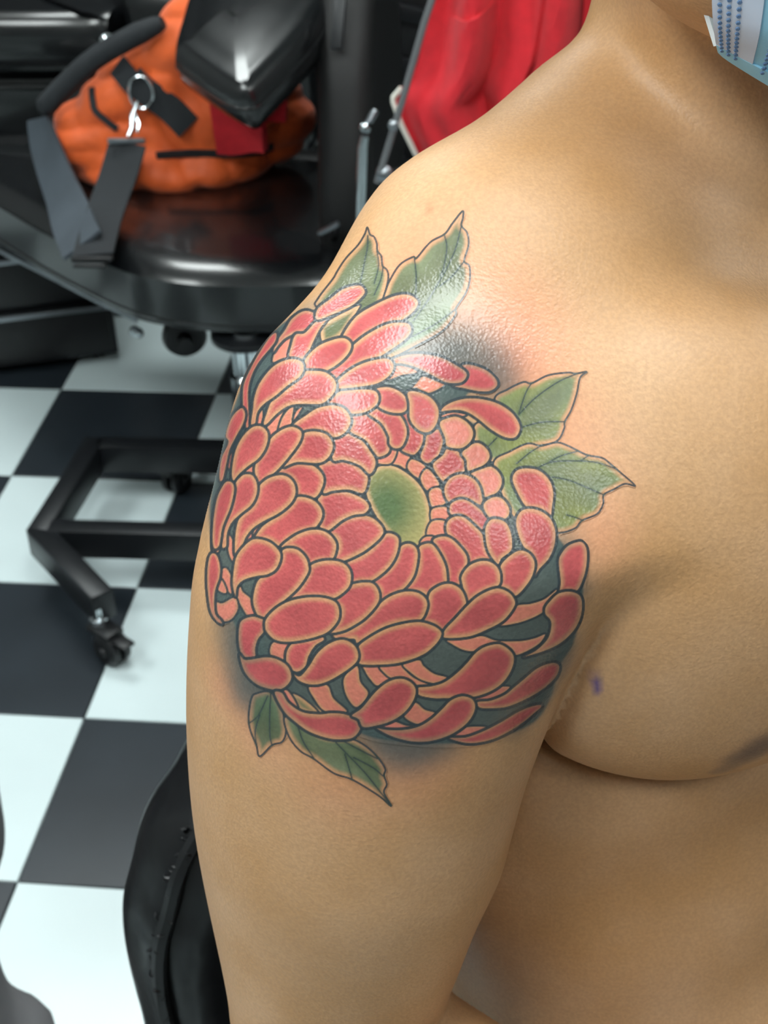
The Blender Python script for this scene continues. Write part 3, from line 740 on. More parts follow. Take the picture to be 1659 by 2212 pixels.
LEAVES = [
 ('A', '640,215 665,280 700,300 725,360 730,425 765,475 775,560 815,600 825,680 780,850 700,980 560,1000 400,1050 185,930 200,850 330,680 370,610 450,490 560,370 620,270',
  ['645,290 640,400 620,500 590,650 560,780', '725,430 740,560 700,720', '780,570 760,680 700,820']),
 ('A', '215,1130 270,1060 560,910 540,990 410,1190 245,1250', []),
 ('A', '1490,70 1495,130 1480,200 1530,260 1545,370 1505,515 1550,560 1555,680 1520,800 1430,940 1425,1000 1300,1150 1050,1290 850,1390 650,1450 700,1100 780,850 800,790 840,690 930,550 1050,480 1080,490 1200,350 1330,275 1400,180',
  ['1480,200 1430,400 1350,580 1270,720 1180,870 1050,1050', '1330,290 1350,400 1320,580 1290,650', '1060,490 1075,650 1070,820', '1500,525 1400,650 1290,740', '1425,950 1250,1080 1030,1200']),
 ('D', '1110,98 1050,150 1020,290 970,440 912,545 905,610 830,725 600,780 270,910 100,720 130,550 400,620 280,350 400,255 540,190 615,200 760,130 940,105 1010,115',
  ['1010,120 850,190 650,330 500,480', '610,205 560,290 500,470', '905,545 700,550 540,590', '300,690 230,760']),
 ('D', '270,910 420,810 580,740 700,760 840,730 940,760 1030,805 1120,845 1250,870 1330,930 1400,990 1540,1115 1450,1100 1350,1150 1260,1200 1255,1280 1200,1370 1065,1430 1000,1500 840,1540 560,1500 450,1400 340,1180',
  ['700,760 600,820 480,920', '1020,810 880,850 780,900', '1120,850 1060,890', '680,950 800,905 1000,895 1200,910 1380,970', '800,1040 950,1070 1100,1130 1250,1195', '930,1380 1000,1400 1065,1425']),
 ('I', '270,520 300,490 420,470 520,560 560,720 575,830 540,920 450,950 340,1050 310,950 260,830 240,720 250,600',
  ['440,480 430,650 430,850 450,950', '410,510 330,680 250,750', '340,680 300,820 310,940']),
 ('I', '560,700 700,700 900,860 1150,890 1290,960 1395,1060 1460,1160 1450,1220 1475,1300 1450,1375 1515,1495 1400,1400 1170,1260 1000,1200 820,1070 700,1000 600,870',
  ['1020,925 1150,1060 1300,1220 1510,1490', '680,780 730,920 820,1060', '1100,1030 1130,1130 1165,1250', '1100,920 1250,1000 1390,1070', '1180,1060 1350,1150 1440,1225']),
 ('I', '625,490 720,520 870,660 700,640', []),
]
CENTRE = tr('P', '820,1005 850,1004 880,1020 905,1042 922,1070 931,1110 925,1150 908,1182 870,1185 820,1130 790,1070 793,1025')
# petals back to front: window, s = salmon rear petal / r = red petal / p = pale, outline
PETALS = [
 ('C','s','545,1140 570,1080 610,1020 720,1070 690,1190 620,1160'),('C','s','700,1190 740,1100 870,1170 810,1280'),('C','s','820,1280 890,1190 1000,1340 890,1400'),
 ('C','s','900,1410 1000,1370 1070,1500 940,1560'),('G','s','945,190 1115,180 1115,312 945,318'),('G','s','935,325 1090,325 1085,465 892,478'),('G','s','865,488 965,488 940,560 820,556'),('C','s','420,1090 540,1000 600,1020 545,1140 420,1140'),
 ('E','s','720,300 800,200 920,120 870,220 830,380 740,460'),('E','s','840,370 880,230 950,130 1010,100 1000,200 980,310 900,330'),('E','s','580,290 620,190 665,140 660,290'),('E','s','460,330 480,250 510,220 520,310 490,350'),
 ('E','s','265,740 290,630 330,640 310,800'),('E','s','460,830 570,750 570,840'),('E','s','460,1620 480,1560 550,1480 550,1590'),('E','s','560,1580 580,1460 700,1390 600,1570'),('E','s','1010,250 1040,150 1110,100 1060,190'),
 ('C','s','570,240 600,215 720,235 790,285 650,310 520,350'),('C','s','740,440 800,360 850,320 960,360 1050,400 900,480 780,430'),('C','s','1020,690 1120,660 1250,680 1200,700 1060,715'),
 ('H','s','570,1310 740,1120 900,1090 1050,1040 1180,940 1150,1010 1060,1110 1050,1170 930,1240 750,1300'),
 ('H','s','30,1470 250,1450 400,1430 560,1480 800,1480 950,1450 1060,1410 1000,1510 850,1600 740,1630 700,1560 560,1510 440,1530 320,1590 200,1580 80,1520'),
 ('K','s','360,930 600,800 780,790 700,870 550,940 400,960'),('K','s','70,1380 200,1300 290,1265 500,1270 400,1340 230,1390'),
 ('I','s','1100,330 1210,240 1240,380 1310,490 1210,610 1130,540 1090,430'),('J','s','140,650 330,650 380,730 460,800 310,890 210,800 150,700'),('J','s','340,650 590,635 640,700 740,790 920,870 760,880 690,830 590,790 480,800 390,740'),
 ('J','s','610,630 800,580 860,650 980,740 1140,790 1060,840 980,860 830,820 710,740'),('J','s','620,1240 750,1090 870,1170 1000,1220 880,1330 750,1340'),('J','s','320,1370 480,1310 540,1320 650,1360 780,1370 600,1410 400,1405'),
 ('I','s','500,480 590,460 680,610 600,580'),('I','s','780,420 940,410 1000,530 1120,650 930,650 830,540'),
 ('F','s','740,1300 950,1310 880,1400 870,1490 710,1440'),('F','s','360,750 390,710 420,770 500,840 530,920 560,1020 480,1040 420,960 365,850'),
 ('F','s','180,570 240,520 300,620 310,780 270,780 210,700'),('F','s','150,740 190,640 250,760 220,790'),('F','s','250,170 290,190 340,290 345,380 320,460 270,370'),('F','s','125,880 200,890 330,830 370,920 350,1000 290,1070 210,1085 150,1030'),
 ('F','s','110,0 200,0 170,150 170,340 100,350 90,200'),
 ('B','s','720,680 740,560 800,470 870,400 950,340 920,500 920,620 830,650'),
 ('C','r','1210,220 1300,210 1440,260 1530,340 1545,410 1480,460 1380,465 1250,440 1120,400 1250,300'),
 ('C','r','560,160 700,115 850,110 1010,140 1150,210 1250,280 1250,340 1190,385 1060,380 920,310 780,240 660,205 580,200'),
 ('C','r','1010,650 1060,590 1180,540 1320,525 1480,550 1600,600 1700,680 1760,790 1740,870 1690,905 1600,890 1480,820 1370,730 1270,665 1180,640 1080,645'),
 ('C','r','630,670 700,640 720,720 790,820 850,870 845,950 790,1040 740,1060 640,1010 690,920 690,800'),
 ('C','r','880,870 960,820 1010,830 1040,900 1020,1000 980,1080 890,1140 820,1080 860,960'),
 ('C','r','940,1140 1030,1060 1070,1000 1150,1010 1230,1090 1250,1200 1180,1240 1060,1290 1030,1310 960,1220'),
 ('C','p','1210,1040 1300,960 1380,950 1460,1020 1470,1100 1400,1170 1270,1210 1250,1110'),
 ('C','p','1290,1240 1400,1190 1490,1170 1570,1240 1590,1330 1540,1420 1420,1460 1400,1380 1350,1290'),
 ('C','p','1000,760 1080,710 1170,700 1270,760 1320,850 1290,940 1200,1000 1070,980 1050,900'),
 ('C','r','1050,1350 1110,1270 1220,1240 1330,1290 1390,1390 1400,1530 1290,1490 1200,1470 1100,1510 1050,1440'),
 ('G','r','1130,150 1210,95 1310,100 1430,180 1550,300 1500,400 1480,440 1380,340 1260,260 1140,250'),
 ('G','r','1100,330 1180,270 1280,280 1390,370 1480,470 1520,630 1580,730 1450,730 1320,790 1310,680 1220,570 1100,450'),
 ('G','r','960,510 1050,480 1140,500 1240,590 1310,690 1310,790 1250,880 1240,990 1110,980 1100,840 1050,690 970,570'),
 ('G','r','800,610 860,560 940,560 1010,640 1080,780 1100,900 1090,980 960,1040 900,1150 850,1080 650,1050 740,930 795,800'),
 ('G','r','310,950 460,850 560,730 600,600 680,555 760,580 795,660 780,800 740,920 640,1040 520,1100 400,1160 390,1040'),
 ('G','r','-60,790 0,760 200,680 330,580 440,460 520,450 590,500 590,600 550,720 460,840 310,950 200,960 90,990 60,1040 -20,950'),
 ('P','r','706,1148 737,1125 769,1114 797,1115 818,1128 829,1146 822,1162 801,1181 777,1197 740,1213 718,1212 730,1185 726,1163'),
 ('P','r','687,1076 710,1062 739,1060 767,1068 789,1080 798,1095 789,1109 765,1113 740,1124 708,1147 690,1135 695,1110'),
 ('C','r','-130,1150 0,1110 120,1110 230,1160 320,1250 325,1330 280,1420 150,1390 0,1400 -90,1420 -110,1300'),
 ('C','r','-20,960 0,900 140,850 260,910 350,1020 400,1110 390,1190 340,1240 250,1160 100,1110 0,1110'),
 ('C','r','150,680 320,670 420,740 490,830 530,950 520,1040 430,1080 380,1030 300,920 160,840 180,750'),
 ('C','r','330,670 420,620 520,660 620,680 680,770 695,870 650,980 580,1000 530,960 520,880 450,760'),
 ('C','r','400,440 520,420 640,470 710,560 690,640 620,670 500,650 410,590 430,520'),
 ('C','r','-60,560 0,500 100,450 280,440 400,460 430,530 400,600 300,660 160,670 0,590'),
 ('C','r','700,470 800,465 920,520 990,620 985,740 930,830 860,850 780,810 720,720 715,580'),
 ('D','p','180,1290 260,1220 350,1230 415,1320 400,1400 320,1430 230,1400'),
 ('H','r','430,290 480,210 560,200 650,240 700,340 715,450 700,540 600,620 570,680 500,610 450,510 430,400'),
 ('D','r','440,1060 480,980 570,960 680,980 770,1060 810,1170 800,1300 780,1390 690,1330 570,1310 490,1190'),
 ('H','r','750,230 800,120 900,90 1020,120 1120,200 1170,330 1160,480 1100,620 1000,730 950,800 950,680 900,560 830,490 780,380'),
 ('H','r','590,690 680,590 790,530 890,560 950,650 940,760 880,880 750,1010 650,940 580,910 590,800'),
 ('H','r','190,900 180,800 260,690 380,640 480,650 560,710 590,800 570,900 430,960 310,1030 240,1080 210,980'),
 ('G','r','900,1150 930,1060 1040,990 1150,980 1250,1040 1300,1150 1290,1230 1180,1380 1050,1480 960,1410 830,1370 890,1260'),
 ('G','r','-110,1500 0,1490 120,1440 260,1330 380,1200 500,1110 650,1060 790,1070 880,1140 890,1240 810,1370 600,1390 400,1460 170,1600 120,1560 -40,1570'),
 ('P','r','722,1298 740,1275 756,1263 791,1257 810,1263 820,1283 816,1304 791,1333 765,1351 740,1363 712,1366 731,1341 736,1315'),
 ('H','r','0,1370 120,1240 230,1120 340,1020 470,950 580,930 690,980 745,1070 720,1150 620,1270 460,1360 250,1440 0,1450'),
 ('E','r','1000,310 1150,190 1280,110 1450,80 1580,120 1650,230 1630,330 1560,410 1450,440 1300,370 1110,390'),
 ('E','r','790,870 900,770 1050,720 1200,740 1310,820 1350,920 1310,1050 1240,1120 1100,1110 1040,1100 1030,980 950,880'),
 ('E','r','900,770 1000,630 1080,500 1110,400 1230,370 1370,400 1440,480 1450,570 1390,680 1280,730 1050,720'),
 ('B','r','750,450 860,300 930,180 1020,100 1120,65 1220,100 1250,180 1180,270 1100,320 990,340 870,400 790,480 730,560'),
 ('B','r','920,620 940,480 990,350 1100,330 1230,200 1360,170 1280,290 1200,450 1160,540 1090,640'),
 ('A','r','190,950 300,860 420,770 560,735 615,780 600,830 500,920 350,990 190,1045'),
 ('A','r','410,1200 530,1020 700,910 880,830 1010,820 1090,880 1060,960 960,1040 830,1080 650,1160 500,1270 460,1220'),
 ('A','r','500,1280 640,1170 820,1080 980,1070 1030,1120 1000,1200 870,1300 720,1390 580,1430 370,1590 330,1560 250,1510 400,1420 480,1330'),
 ('A','r','360,1600 470,1500 600,1430 760,1390 840,1400 875,1460 840,1540 740,1610 600,1640 360,1659'),
 ('A','r','80,1400 180,1290 300,1230 420,1205 490,1250 480,1330 390,1430 250,1510 140,1500 70,1520'),
 ('B','r','360,1180 370,950 450,760 560,560 680,380 760,330 760,420 700,510 560,680 470,850 430,1050 440,1420 400,1450 380,1250'),
 ('B','r','640,1300 700,1150 800,1060 930,960 1080,800 1200,780 1350,800 1460,890 1475,1000 1400,1110 1290,1180 1080,1180 920,1200 780,1290 650,1420 610,1410'),
 ('B','r','480,1250 500,1090 560,930 680,770 800,680 940,640 1060,670 1090,760 1040,860 900,960 760,1080 620,1180 540,1280 510,1420 460,1420'),
 ('E','r','280,500 250,420 300,250 370,150 440,110 475,180 450,290 380,420 300,580 260,760 220,920 180,900 200,680'),
 ('E','r','580,860 590,720 680,600 740,470 850,370 970,320 1060,340 1105,400 1070,510 960,660 830,810 720,900 620,970'),
 ('E','r','320,870 330,720 370,560 440,430 540,330 630,310 700,350 730,430 700,560 620,680 500,770 400,860 345,930'),
 ('E','r','1040,1110 1150,1110 1260,1160 1330,1260 1320,1360 1240,1460 1100,1500 960,1580 860,1659 720,1590 580,1580 640,1460 720,1390 870,1290 980,1190'),
 ('E','r','620,990 720,900 850,860 950,880 1020,960 1035,1070 980,1180 850,1290 680,1380 560,1460 480,1560 440,1659 400,1720 360,1760 350,1659 370,1450 420,1320 550,1200 600,1080'),
 ('E','r','350,980 430,870 500,850 560,870 605,960 600,1080 540,1200 420,1300 320,1400 270,1520 260,1659 210,1659 230,1420 310,1220'),
 ('E','r','140,1180 180,1050 250,940 320,940 350,1000 340,1100 300,1250 220,1450 180,1659 110,1659 110,1400'),
 ('F','r','820,300 950,190 1080,130 1200,115 1310,150 1390,240 1400,330 1350,440 1230,450 1110,490 1060,400 950,310'),
 ('F','r','1120,500 1230,450 1360,440 1480,470 1550,560 1550,680 1500,760 1380,840 1250,830 1080,830 880,850 1000,740 1100,580'),
 ('F','r','830,340 900,310 1000,330 1080,410 1110,500 1100,580 1000,730 850,870 720,980 650,1050 580,1030 530,920 525,820 560,680 620,610 740,540 810,440'),
 ('F','r','430,290 520,220 620,220 720,260 800,340 815,420 770,530 680,590 560,610 430,650 360,720 340,820 310,700 320,540 350,400'),
 ('F','r','60,420 100,365 150,395 180,500 175,620 135,740 120,850 130,1000 190,1075 200,1110 140,1080 80,980 50,800 40,600'),
 ('F','r','380,1120 420,1060 520,1030 600,1050 650,1080 640,1190 580,1270 550,1370 550,1460 480,1480 400,1430 370,1280'),
 ('F','r','870,1450 890,1370 960,1300 1150,1270 1240,1240 1270,1280 1180,1340 1110,1450 1080,1550 1010,1610 940,1600 880,1530'),
 ('F','r','650,1150 660,1060 760,950 900,870 1080,830 1250,830 1380,870 1430,950 1420,1070 1320,1190 1180,1250 1000,1290 850,1300 740,1270 670,1200'),
 ('J','r','80,420 200,320 400,210 600,150 800,125 950,160 1050,220 1070,290 1000,400 850,520 600,610 350,640 100,630 90,530'),
 ('I','r','640,310 700,330 780,240 850,130 940,50 1050,5 1140,20 1210,90 1215,190 1120,280 950,380 820,410 700,380'),
 ('I','r','160,140 200,180 260,180 400,160 500,180 590,240 625,330 600,400 530,450 430,450 300,400 200,290'),
 ('H','r','1200,650 1230,560 1300,480 1400,440 1460,450 1500,530 1495,700 1450,860 1390,960 1300,960 1210,980 1220,860'),
 ('H','r','1060,1130 1110,1060 1200,980 1330,960 1430,1010 1450,1130 1420,1270 1340,1400 1200,1520 1020,1600 830,1650 960,1580 1080,1460 1120,1330 1110,1260 1060,1200'),
 ('K','r','390,970 550,950 720,880 830,790 950,690 1080,580 1200,520 1310,500 1370,540 1350,640 1270,740 1130,850 950,950 750,1030 560,1050 420,1040'),
 ('P','r','901,1485 932,1481 960,1472 987,1452 1009,1430 1027,1409 1047,1396 1076,1390 1097,1400 1110,1418 1106,1443 1090,1470 1065,1490 1032,1503 996,1508 960,1508 937,1508 905,1501'),
 ('K','r','50,1400 250,1390 450,1320 650,1220 850,1100 1000,1030 1140,1000 1150,1040 1080,1100 960,1200 800,1310 600,1410 400,1460 230,1460'),
 ('J','r','290,1390 420,1410 620,1410 800,1370 950,1280 1080,1160 1180,1060 1310,1010 1430,1040 1475,1130 1440,1250 1340,1370 1170,1480 950,1550 750,1560 550,1520 400,1460'),
 ('I','r','470,480 540,480 600,570 720,650 870,670 980,660 1100,670 1210,720 1240,800 1180,880 1080,900 950,890 780,830 640,730 550,640'),
 ('J','r','0,1240 120,1150 280,960 430,840 580,800 700,840 765,930 740,1060 640,1200 500,1300 330,1360 140,1385 80,1290'),
]
STEP = 1.6
GX0, GX1, GY0, GY1 = 436, 1384, 448, 1756
gx = np.arange(GX0, GX1, STEP); gy = np.arange(GY0, GY1, STEP); NXG, NYG = len(gx), len(gy)

def poly_dist(pts, pad, closed=True, per=7):
    """signed distance (inside > 0) to a smooth outline on the grid cells around it"""
    Q = catmull(pts, len(pts)*per, closed)
    i0 = max(int((Q[:, 0].min()-pad-GX0)/STEP), 0); i1 = min(int((Q[:, 0].max()+pad-GX0)/STEP)+2, NXG)
    j0 = max(int((Q[:, 1].min()-pad-GY0)/STEP), 0); j1 = min(int((Q[:, 1].max()+pad-GY0)/STEP)+2, NYG)
    X, Y = np.meshgrid(gx[i0:i1], gy[j0:j1]); X = X.astype(np.float32); Y = Y.astype(np.float32)
    best = np.full(X.shape, 1e9, np.float32); ins = np.zeros(X.shape, bool)
    m = len(Q) if closed else len(Q)-1
    for k in range(m):
        ax_0, ay_0 = Q[k]; bx_, by_ = Q[(k+1) % len(Q)]
        dx, dy = bx_-ax_0, by_-ay_0; L2 = dx*dx+dy*dy+1e-9
        t = np.clip(((X-ax_0)*dx+(Y-ay_0)*dy)/L2, 0, 1)
        best = np.minimum(best, (X-ax_0-t*dx)**2+(Y-ay_0-t*dy)**2)
        if closed:
            cr = (ay_0 > Y) != (by_ > Y)
            ins ^= cr & (X < dx*(Y-ay_0)/(dy if abs(dy) > 1e-9 else 1e-9)+ax_0)
    d = np.sqrt(best)
    return (slice(j0, j1), slice(i0, i1)), np.where(ins, d, -d) if closed else d, X, Y

# cover = premultiplied ink over the skin; oid = which piece owns a cell (0 none, 1 ground)
icol = np.zeros((NYG, NXG, 3), np.float32); ialp = np.zeros((NYG, NXG), np.float32); oid = np.zeros((NYG, NXG), np.int32)
def paint(sl, col, a):
    na = a+ialp[sl]*(1-a)
    icol[sl] = (np.asarray(col)*a[..., None]+icol[sl]*(ialp[sl]*(1-a))[..., None])/np.maximum(na, 1e-4)[..., None]
    ialp[sl] = na
def clear(sl, a): ialp[sl] *= (1-a)
def smooth_noise(X, Y, s, seed):
    return (np.sin(X/s+seed*1.7+1.3*np.sin(Y/s*.8+seed))+np.sin(Y/s*1.2-seed*2.1+1.1*np.sin(X/s*.7)))*.25+.5
LINE = np.array(srgb(46, 56, 62)); GRND = np.array(srgb(66, 82, 82))
RED1, RED2 = np.array(srgb(188, 82, 86)), np.array(srgb(164, 66, 74)); SALM = np.array(srgb(204, 114, 100)); PALE = np.array(srgb(206, 116, 110)); RIM = np.array(srgb(192, 140, 102))
GRN1, GRN2, GRN3 = np.array(srgb(98, 122, 94)), np.array(srgb(58, 86, 62)), np.array(srgb(118, 132, 74))
sl, d, X, Y = poly_dist(GROUND, 12)
a = sst(-5, 3, d); paint(sl, GRND, a*.95); oid[sl][d > -5] = 1
pieces = []                                             # (name, number)
num = 2
def line(sl, d, wdt=2.5, s=.95): paint(sl, LINE, (1-sst(wdt-.9, wdt+.9, np.abs(d)))*s)
for wn, o, veins in LEAVES:
    sl, d, X, Y = poly_dist(tr(wn, o), 6)
    clear(sl, sst(-.8, .8, d)); inn = sst(2, 15, d); nz = smooth_noise(X, Y, 26, num)
    paint(sl, RIM, sst(-.8, .8, d)*.35)
    c = GRN1[None, None]*(1-nz[..., None])+(GRN3 if wn == 'D' else GRN2)[None, None]*nz[..., None]
    dp = sst(12, 45, d)[..., None]; c = c*(1-dp*.45)+GRN2*dp*.45
    paint(sl, c, inn*.88)
    line(sl, d, 2.3)
    oid[sl][d > 0] = num; pieces.append(('leaf', num)); num += 1
    for v in veins:
        s2, d2, _, _ = poly_dist(tr(wn, v), 12, closed=False)
        paint(s2, GRN2*.8, (1-sst(0, 10, d2))*.35)
        paint(s2, LINE, (1-sst(.7, 2.3, d2))*.85)
sl, d, X, Y = poly_dist(CENTRE, 6)
clear(sl, sst(-.8, .8, d)); nz = sst(0, 1, np.clip(1.15-np.hypot((X-835)/95, (Y-1095)/105), 0, 1))[..., None]
paint(sl, np.array(srgb(158, 148, 96))*(1-nz)+np.array(srgb(66, 98, 62))*nz, sst(2, 16, d)*.93)
line(sl, d, 3.2); oid[sl][d > 0] = num; pieces.append(('flower_centre', num)); num += 1
for wn, kind, o in PETALS:
    sl, d, X, Y = poly_dist(tr(wn, o), 9)
    if d.size == 0: continue
    d = d+(2.2 if kind != 's' else 1.4)
    dm = max(float(d.max()), 4.0); big = min(dm, 34)
    clear(sl, sst(-.8, .8, d)); nz = smooth_noise(X, Y, 19, num*1.37)[..., None]; fine = smooth_noise(X, Y, 3.1, num)[..., None]
    paint(sl, RIM, sst(-.8, .8, d)*.45)
    if kind == 'r':
        c = RED1*(1-nz)+RED2*nz; ra = sst(1+.02*big, 4+.40*big, d)*.93
        dp = sst(.4*big, .95*big, d)[..., None]; c = c*(1-dp*.35)+RED2*dp*.35
    elif kind == 'p': c = PALE*(.94+.12*nz); ra = sst(2, 3+.4*big, d)*.80
    else: c = SALM*(.93+.14*nz); ra = sst(1, 3+.35*big, d)*.82
    paint(sl, c*(.96+.08*fine), ra)
    line(sl, d, 3.3 if kind != 's' else 2.5)
    oid[sl][d > 0] = num; pieces.append(('petal', num)); num += 1

# lay the grid of the design on the skin
PX, PY = np.meshgrid(gx, gy)
use = oid > 0
grow = use.copy()
for _ in range(3):
    g2 = grow.copy(); g2[1:] |= grow[:-1]; g2[:-1] |= grow[1:]; g2[:, 1:] |= grow[:, :-1]; g2[:, :-1] |= grow[:, 1:]; grow = g2
K = 6
cpx, cpy = PX[::K, ::K], PY[::K, ::K]
_, ct, _ = cam_hit(cpx.ravel(), cpy.ravel()); ct = ct.reshape(cpx.shape)
lo_t = ct.copy()
for dj in (-1, 0, 1):
    for di in (-1, 0, 1): lo_t = np.minimum(lo_t, np.roll(np.roll(ct, dj, 0), di, 1))
t0 = np.repeat(np.repeat(lo_t, K, 0), K, 1)[:NYG, :NXG]-.001
Pg, tg, db = cam_hit(PX[grow], PY[grow], 60, t0[grow])
sd = body_sdf(Pg); Ng = grad(body_sdf, Pg)
ok = (np.abs(sd) < 4e-4) & (-(Ng*db).sum(1) > .05) & (tg < .75)
vid = -np.ones((NYG, NXG), int); vid[grow] = np.where(ok, np.arange(len(Pg)), -1)
base = skin_ink(Pg)
a_ = ialp[grow][:, None]; na = a_+base[:, 3:]*(1-a_)
inkc = (icol[grow]*a_+base[:, :3]*base[:, 3:]*(1-a_))/np.maximum(na, 1e-4)
INK = np.concatenate([inkc, na], 1)
TV = b2w(Pg+Ng*.00022); TN = Ng@BM
q00, q10, q11, q01 = vid[:-1, :-1], vid[:-1, 1:], vid[1:, 1:], vid[1:, :-1]
own = np.where(oid[:-1, :-1] > 0, oid[:-1, :-1], 1)
good = (q00 >= 0) & (q10 >= 0) & (q11 >= 0) & (q01 >= 0)
tt = np.full((NYG, NXG), 9.0); tt[grow] = tg
rngt = np.maximum.reduce([tt[:-1, :-1], tt[:-1, 1:], tt[1:, 1:], tt[1:, :-1]])-np.minimum.reduce([tt[:-1, :-1], tt[:-1, 1:], tt[1:, 1:], tt[1:, :-1]])
good &= rngt < .006
QF = np.stack([q00[good], q10[good], q11[good], q01[good]], 1)[:, ::-1]; QO = own[good]
def tattoo_piece(name, n, parent):
    f = QF[QO == n]
    if len(f) < 12: return None
    u, inv = np.unique(f.ravel(), return_inverse=True)
    return mesh_np(name, TV[u], inv.reshape(-1, 4).copy(), M['skin'], parent, normals=TN[u], colors=INK[u])
tattoo = tattoo_piece('tattoo', 1, man)
tattoo['label'] = 'red chrysanthemum tattoo with green leaves and dark shading'
for name, n in pieces: tattoo_piece(name, n, tattoo)

# ================================================================== hair, eyes, mask, trousers of the client
def h2w(p): return b2w(HC+np.asarray(p)@HM)
def hair_sdf(p):
    h = p; d = ell(h, (0, -.016, .040), (.080, .100, .088))
    cut = h[..., 1]*.80-h[..., 2]*.55-.028
    return np.maximum(np.maximum(d, cut), -(h[..., 2]+.045+.25*np.maximum(h[..., 1], -.06)))
V, F = surf_nets(hair_sdf, (-.1, -.13, -.09), (.1, .12, .15), .006, 0)
mesh_np('hair', h2w(V), F[:, ::-1].copy(), M['hair'], man)
for s in (-1, 1):
    e = MB().lathe(h2w((s*.030, .066, .010)), b2w(HC+HF)-b2w(HC), [(.001, -.012), (.007, -.0095), (.0115, -.003), (.0115, .003), (.007, .0095), (.001, .012)], 18).build('eye', M['eye'], man)
    MB().lathe(h2w((s*.030, .0765, .010)), b2w(HC+HF)-b2w(HC), [(.0055, 0), (.005, .0016), (.001, .002)], 16).build('iris', M['shoe'], e)

def mask_form(p):
    h = (p-HC)@HM.T; g = h.copy(); g[..., 0] = np.abs(g[..., 0])
    d = ell(h, (0, .028, -.035), (.060, .062, .078)); d = smin(d, ell(g, (.034, .030, -.070), (.028, .042, .028)), .03)
    d = smin(d, ell(h, (0, .066, -.094), (.026, .020, .018)), .03)
    d = smin(d, ell(h, (0, .055, -.035), (.040, .050, .060)), .04)
    return smin(d, ell(h, (0, .090, -.016), (.020, .026, .040)), .03)
def head_surface(az, el_, out):
    """point on the head in direction az (from the face towards the person's left), el_ up"""
    d = np.stack([np.sin(az)*np.cos(el_), np.cos(az)*np.cos(el_), np.sin(el_)], -1)
    c0 = np.array([0, .005, -.045]); lo = np.zeros(az.shape)+.02; hi = np.zeros(az.shape)+.16
    for _ in range(22):
        mid = (lo+hi)/2; s = mask_form((HC+(c0+d*mid[..., None])@HM).reshape(-1, 3)).reshape(az.shape)-out
        lo = np.where(s < 0, mid, lo); hi = np.where(s < 0, hi, mid)
    return c0+d*((lo+hi)/2)[..., None]
NU, NV = 61, 49
uu, vv = np.meshgrid(np.linspace(0, 1, NU), np.linspace(0, 1, NV), indexing='ij')
AZ0, AZ1, EL0, EL1 = math.radians(-56), math.radians(56), math.radians(-52), math.radians(26)
az = AZ0+(AZ1-AZ0)*uu; el_ = EL0+(EL1-EL0)*vv
pleat = .0022*(np.abs(((vv*5) % 1)-.5)*2)*np.sin(np.pi*uu)**.5
outm = .0045+pleat+.010*np.sin(np.pi*uu)*np.exp(-((vv-.05)/.18)**2)
MP = head_surface(az, el_, outm)
mk = empty('face_mask', tuple(h2w((0, .09, -.05))-PB), None, None); mk.parent = man
mk['label'] = 'pale blue pleated surgical mask'
def sheet(name, P, thick, m, parent):
    nu, nv = P.shape[:2]; Wp = h2w(P.reshape(-1, 3)).reshape(P.shape)
    return cloth(name, lambda u, v: Wp[int(round(u*(nu-1))), int(round(v*(nv-1)))], nu, nv, thick, m, parent)
sheet('mask_panel', MP, .0012, M['mask'], mk)
eps = head_surface(az[:7], el_[:7], outm[:7]+.0008); sheet('side_binding', eps, .0008, M['mask_edge'], mk)
epl = head_surface(az[-7:], el_[-7:], outm[-7:]+.0008); sheet('side_binding', epl, .0008, M['mask_edge'], mk)
db_ = head_surface(az[:, :4], el_[:, :4], outm[:, :4]+.0009); sheet('lower_binding', db_, .0008, M['mask'], mk)
dots = MB()
for ua in (.016, .035, .055, .125, .145, .165, .185):
    for vb in np.linspace(.05, .95, 46):
        o_ = .0045+.0022*(abs(((vb*5) % 1)-.5)*2)*math.sin(math.pi*ua)**.5+.010*math.sin(math.pi*ua)*math.exp(-((vb-.05)/.18)**2)
        p = head_surface(np.array([AZ0+(AZ1-AZ0)*ua]), np.array([EL0+(EL1-EL0)*vb]), np.array([o_+.0013]))[0]
        n = h2w(p)-h2w((0, 0, -.045)); dots.lathe(h2w(p), n, [(.00085, 0), (.0006, .0004)], 6)
wd = dots.build('weld_dots', M['mask_dot'], mk, smooth=False); wd['kind'] = 'stuff'
for s, ui in ((-1, 0), (1, NU-1)):
    a0_, a1_ = MP[ui, 2], MP[ui, NV-3]
    pts = [a0_, (s*.070, .020, -.040), (s*.078, -.020, -.028), (s*.080, -.034, .000), (s*.078, -.018, .026), (s*.072, .03, .01), a1_]
    MB().tube([h2w(q) for q in catmull(pts, 24, False)], .0016, 6).build('ear_loop', M['loop'], mk)

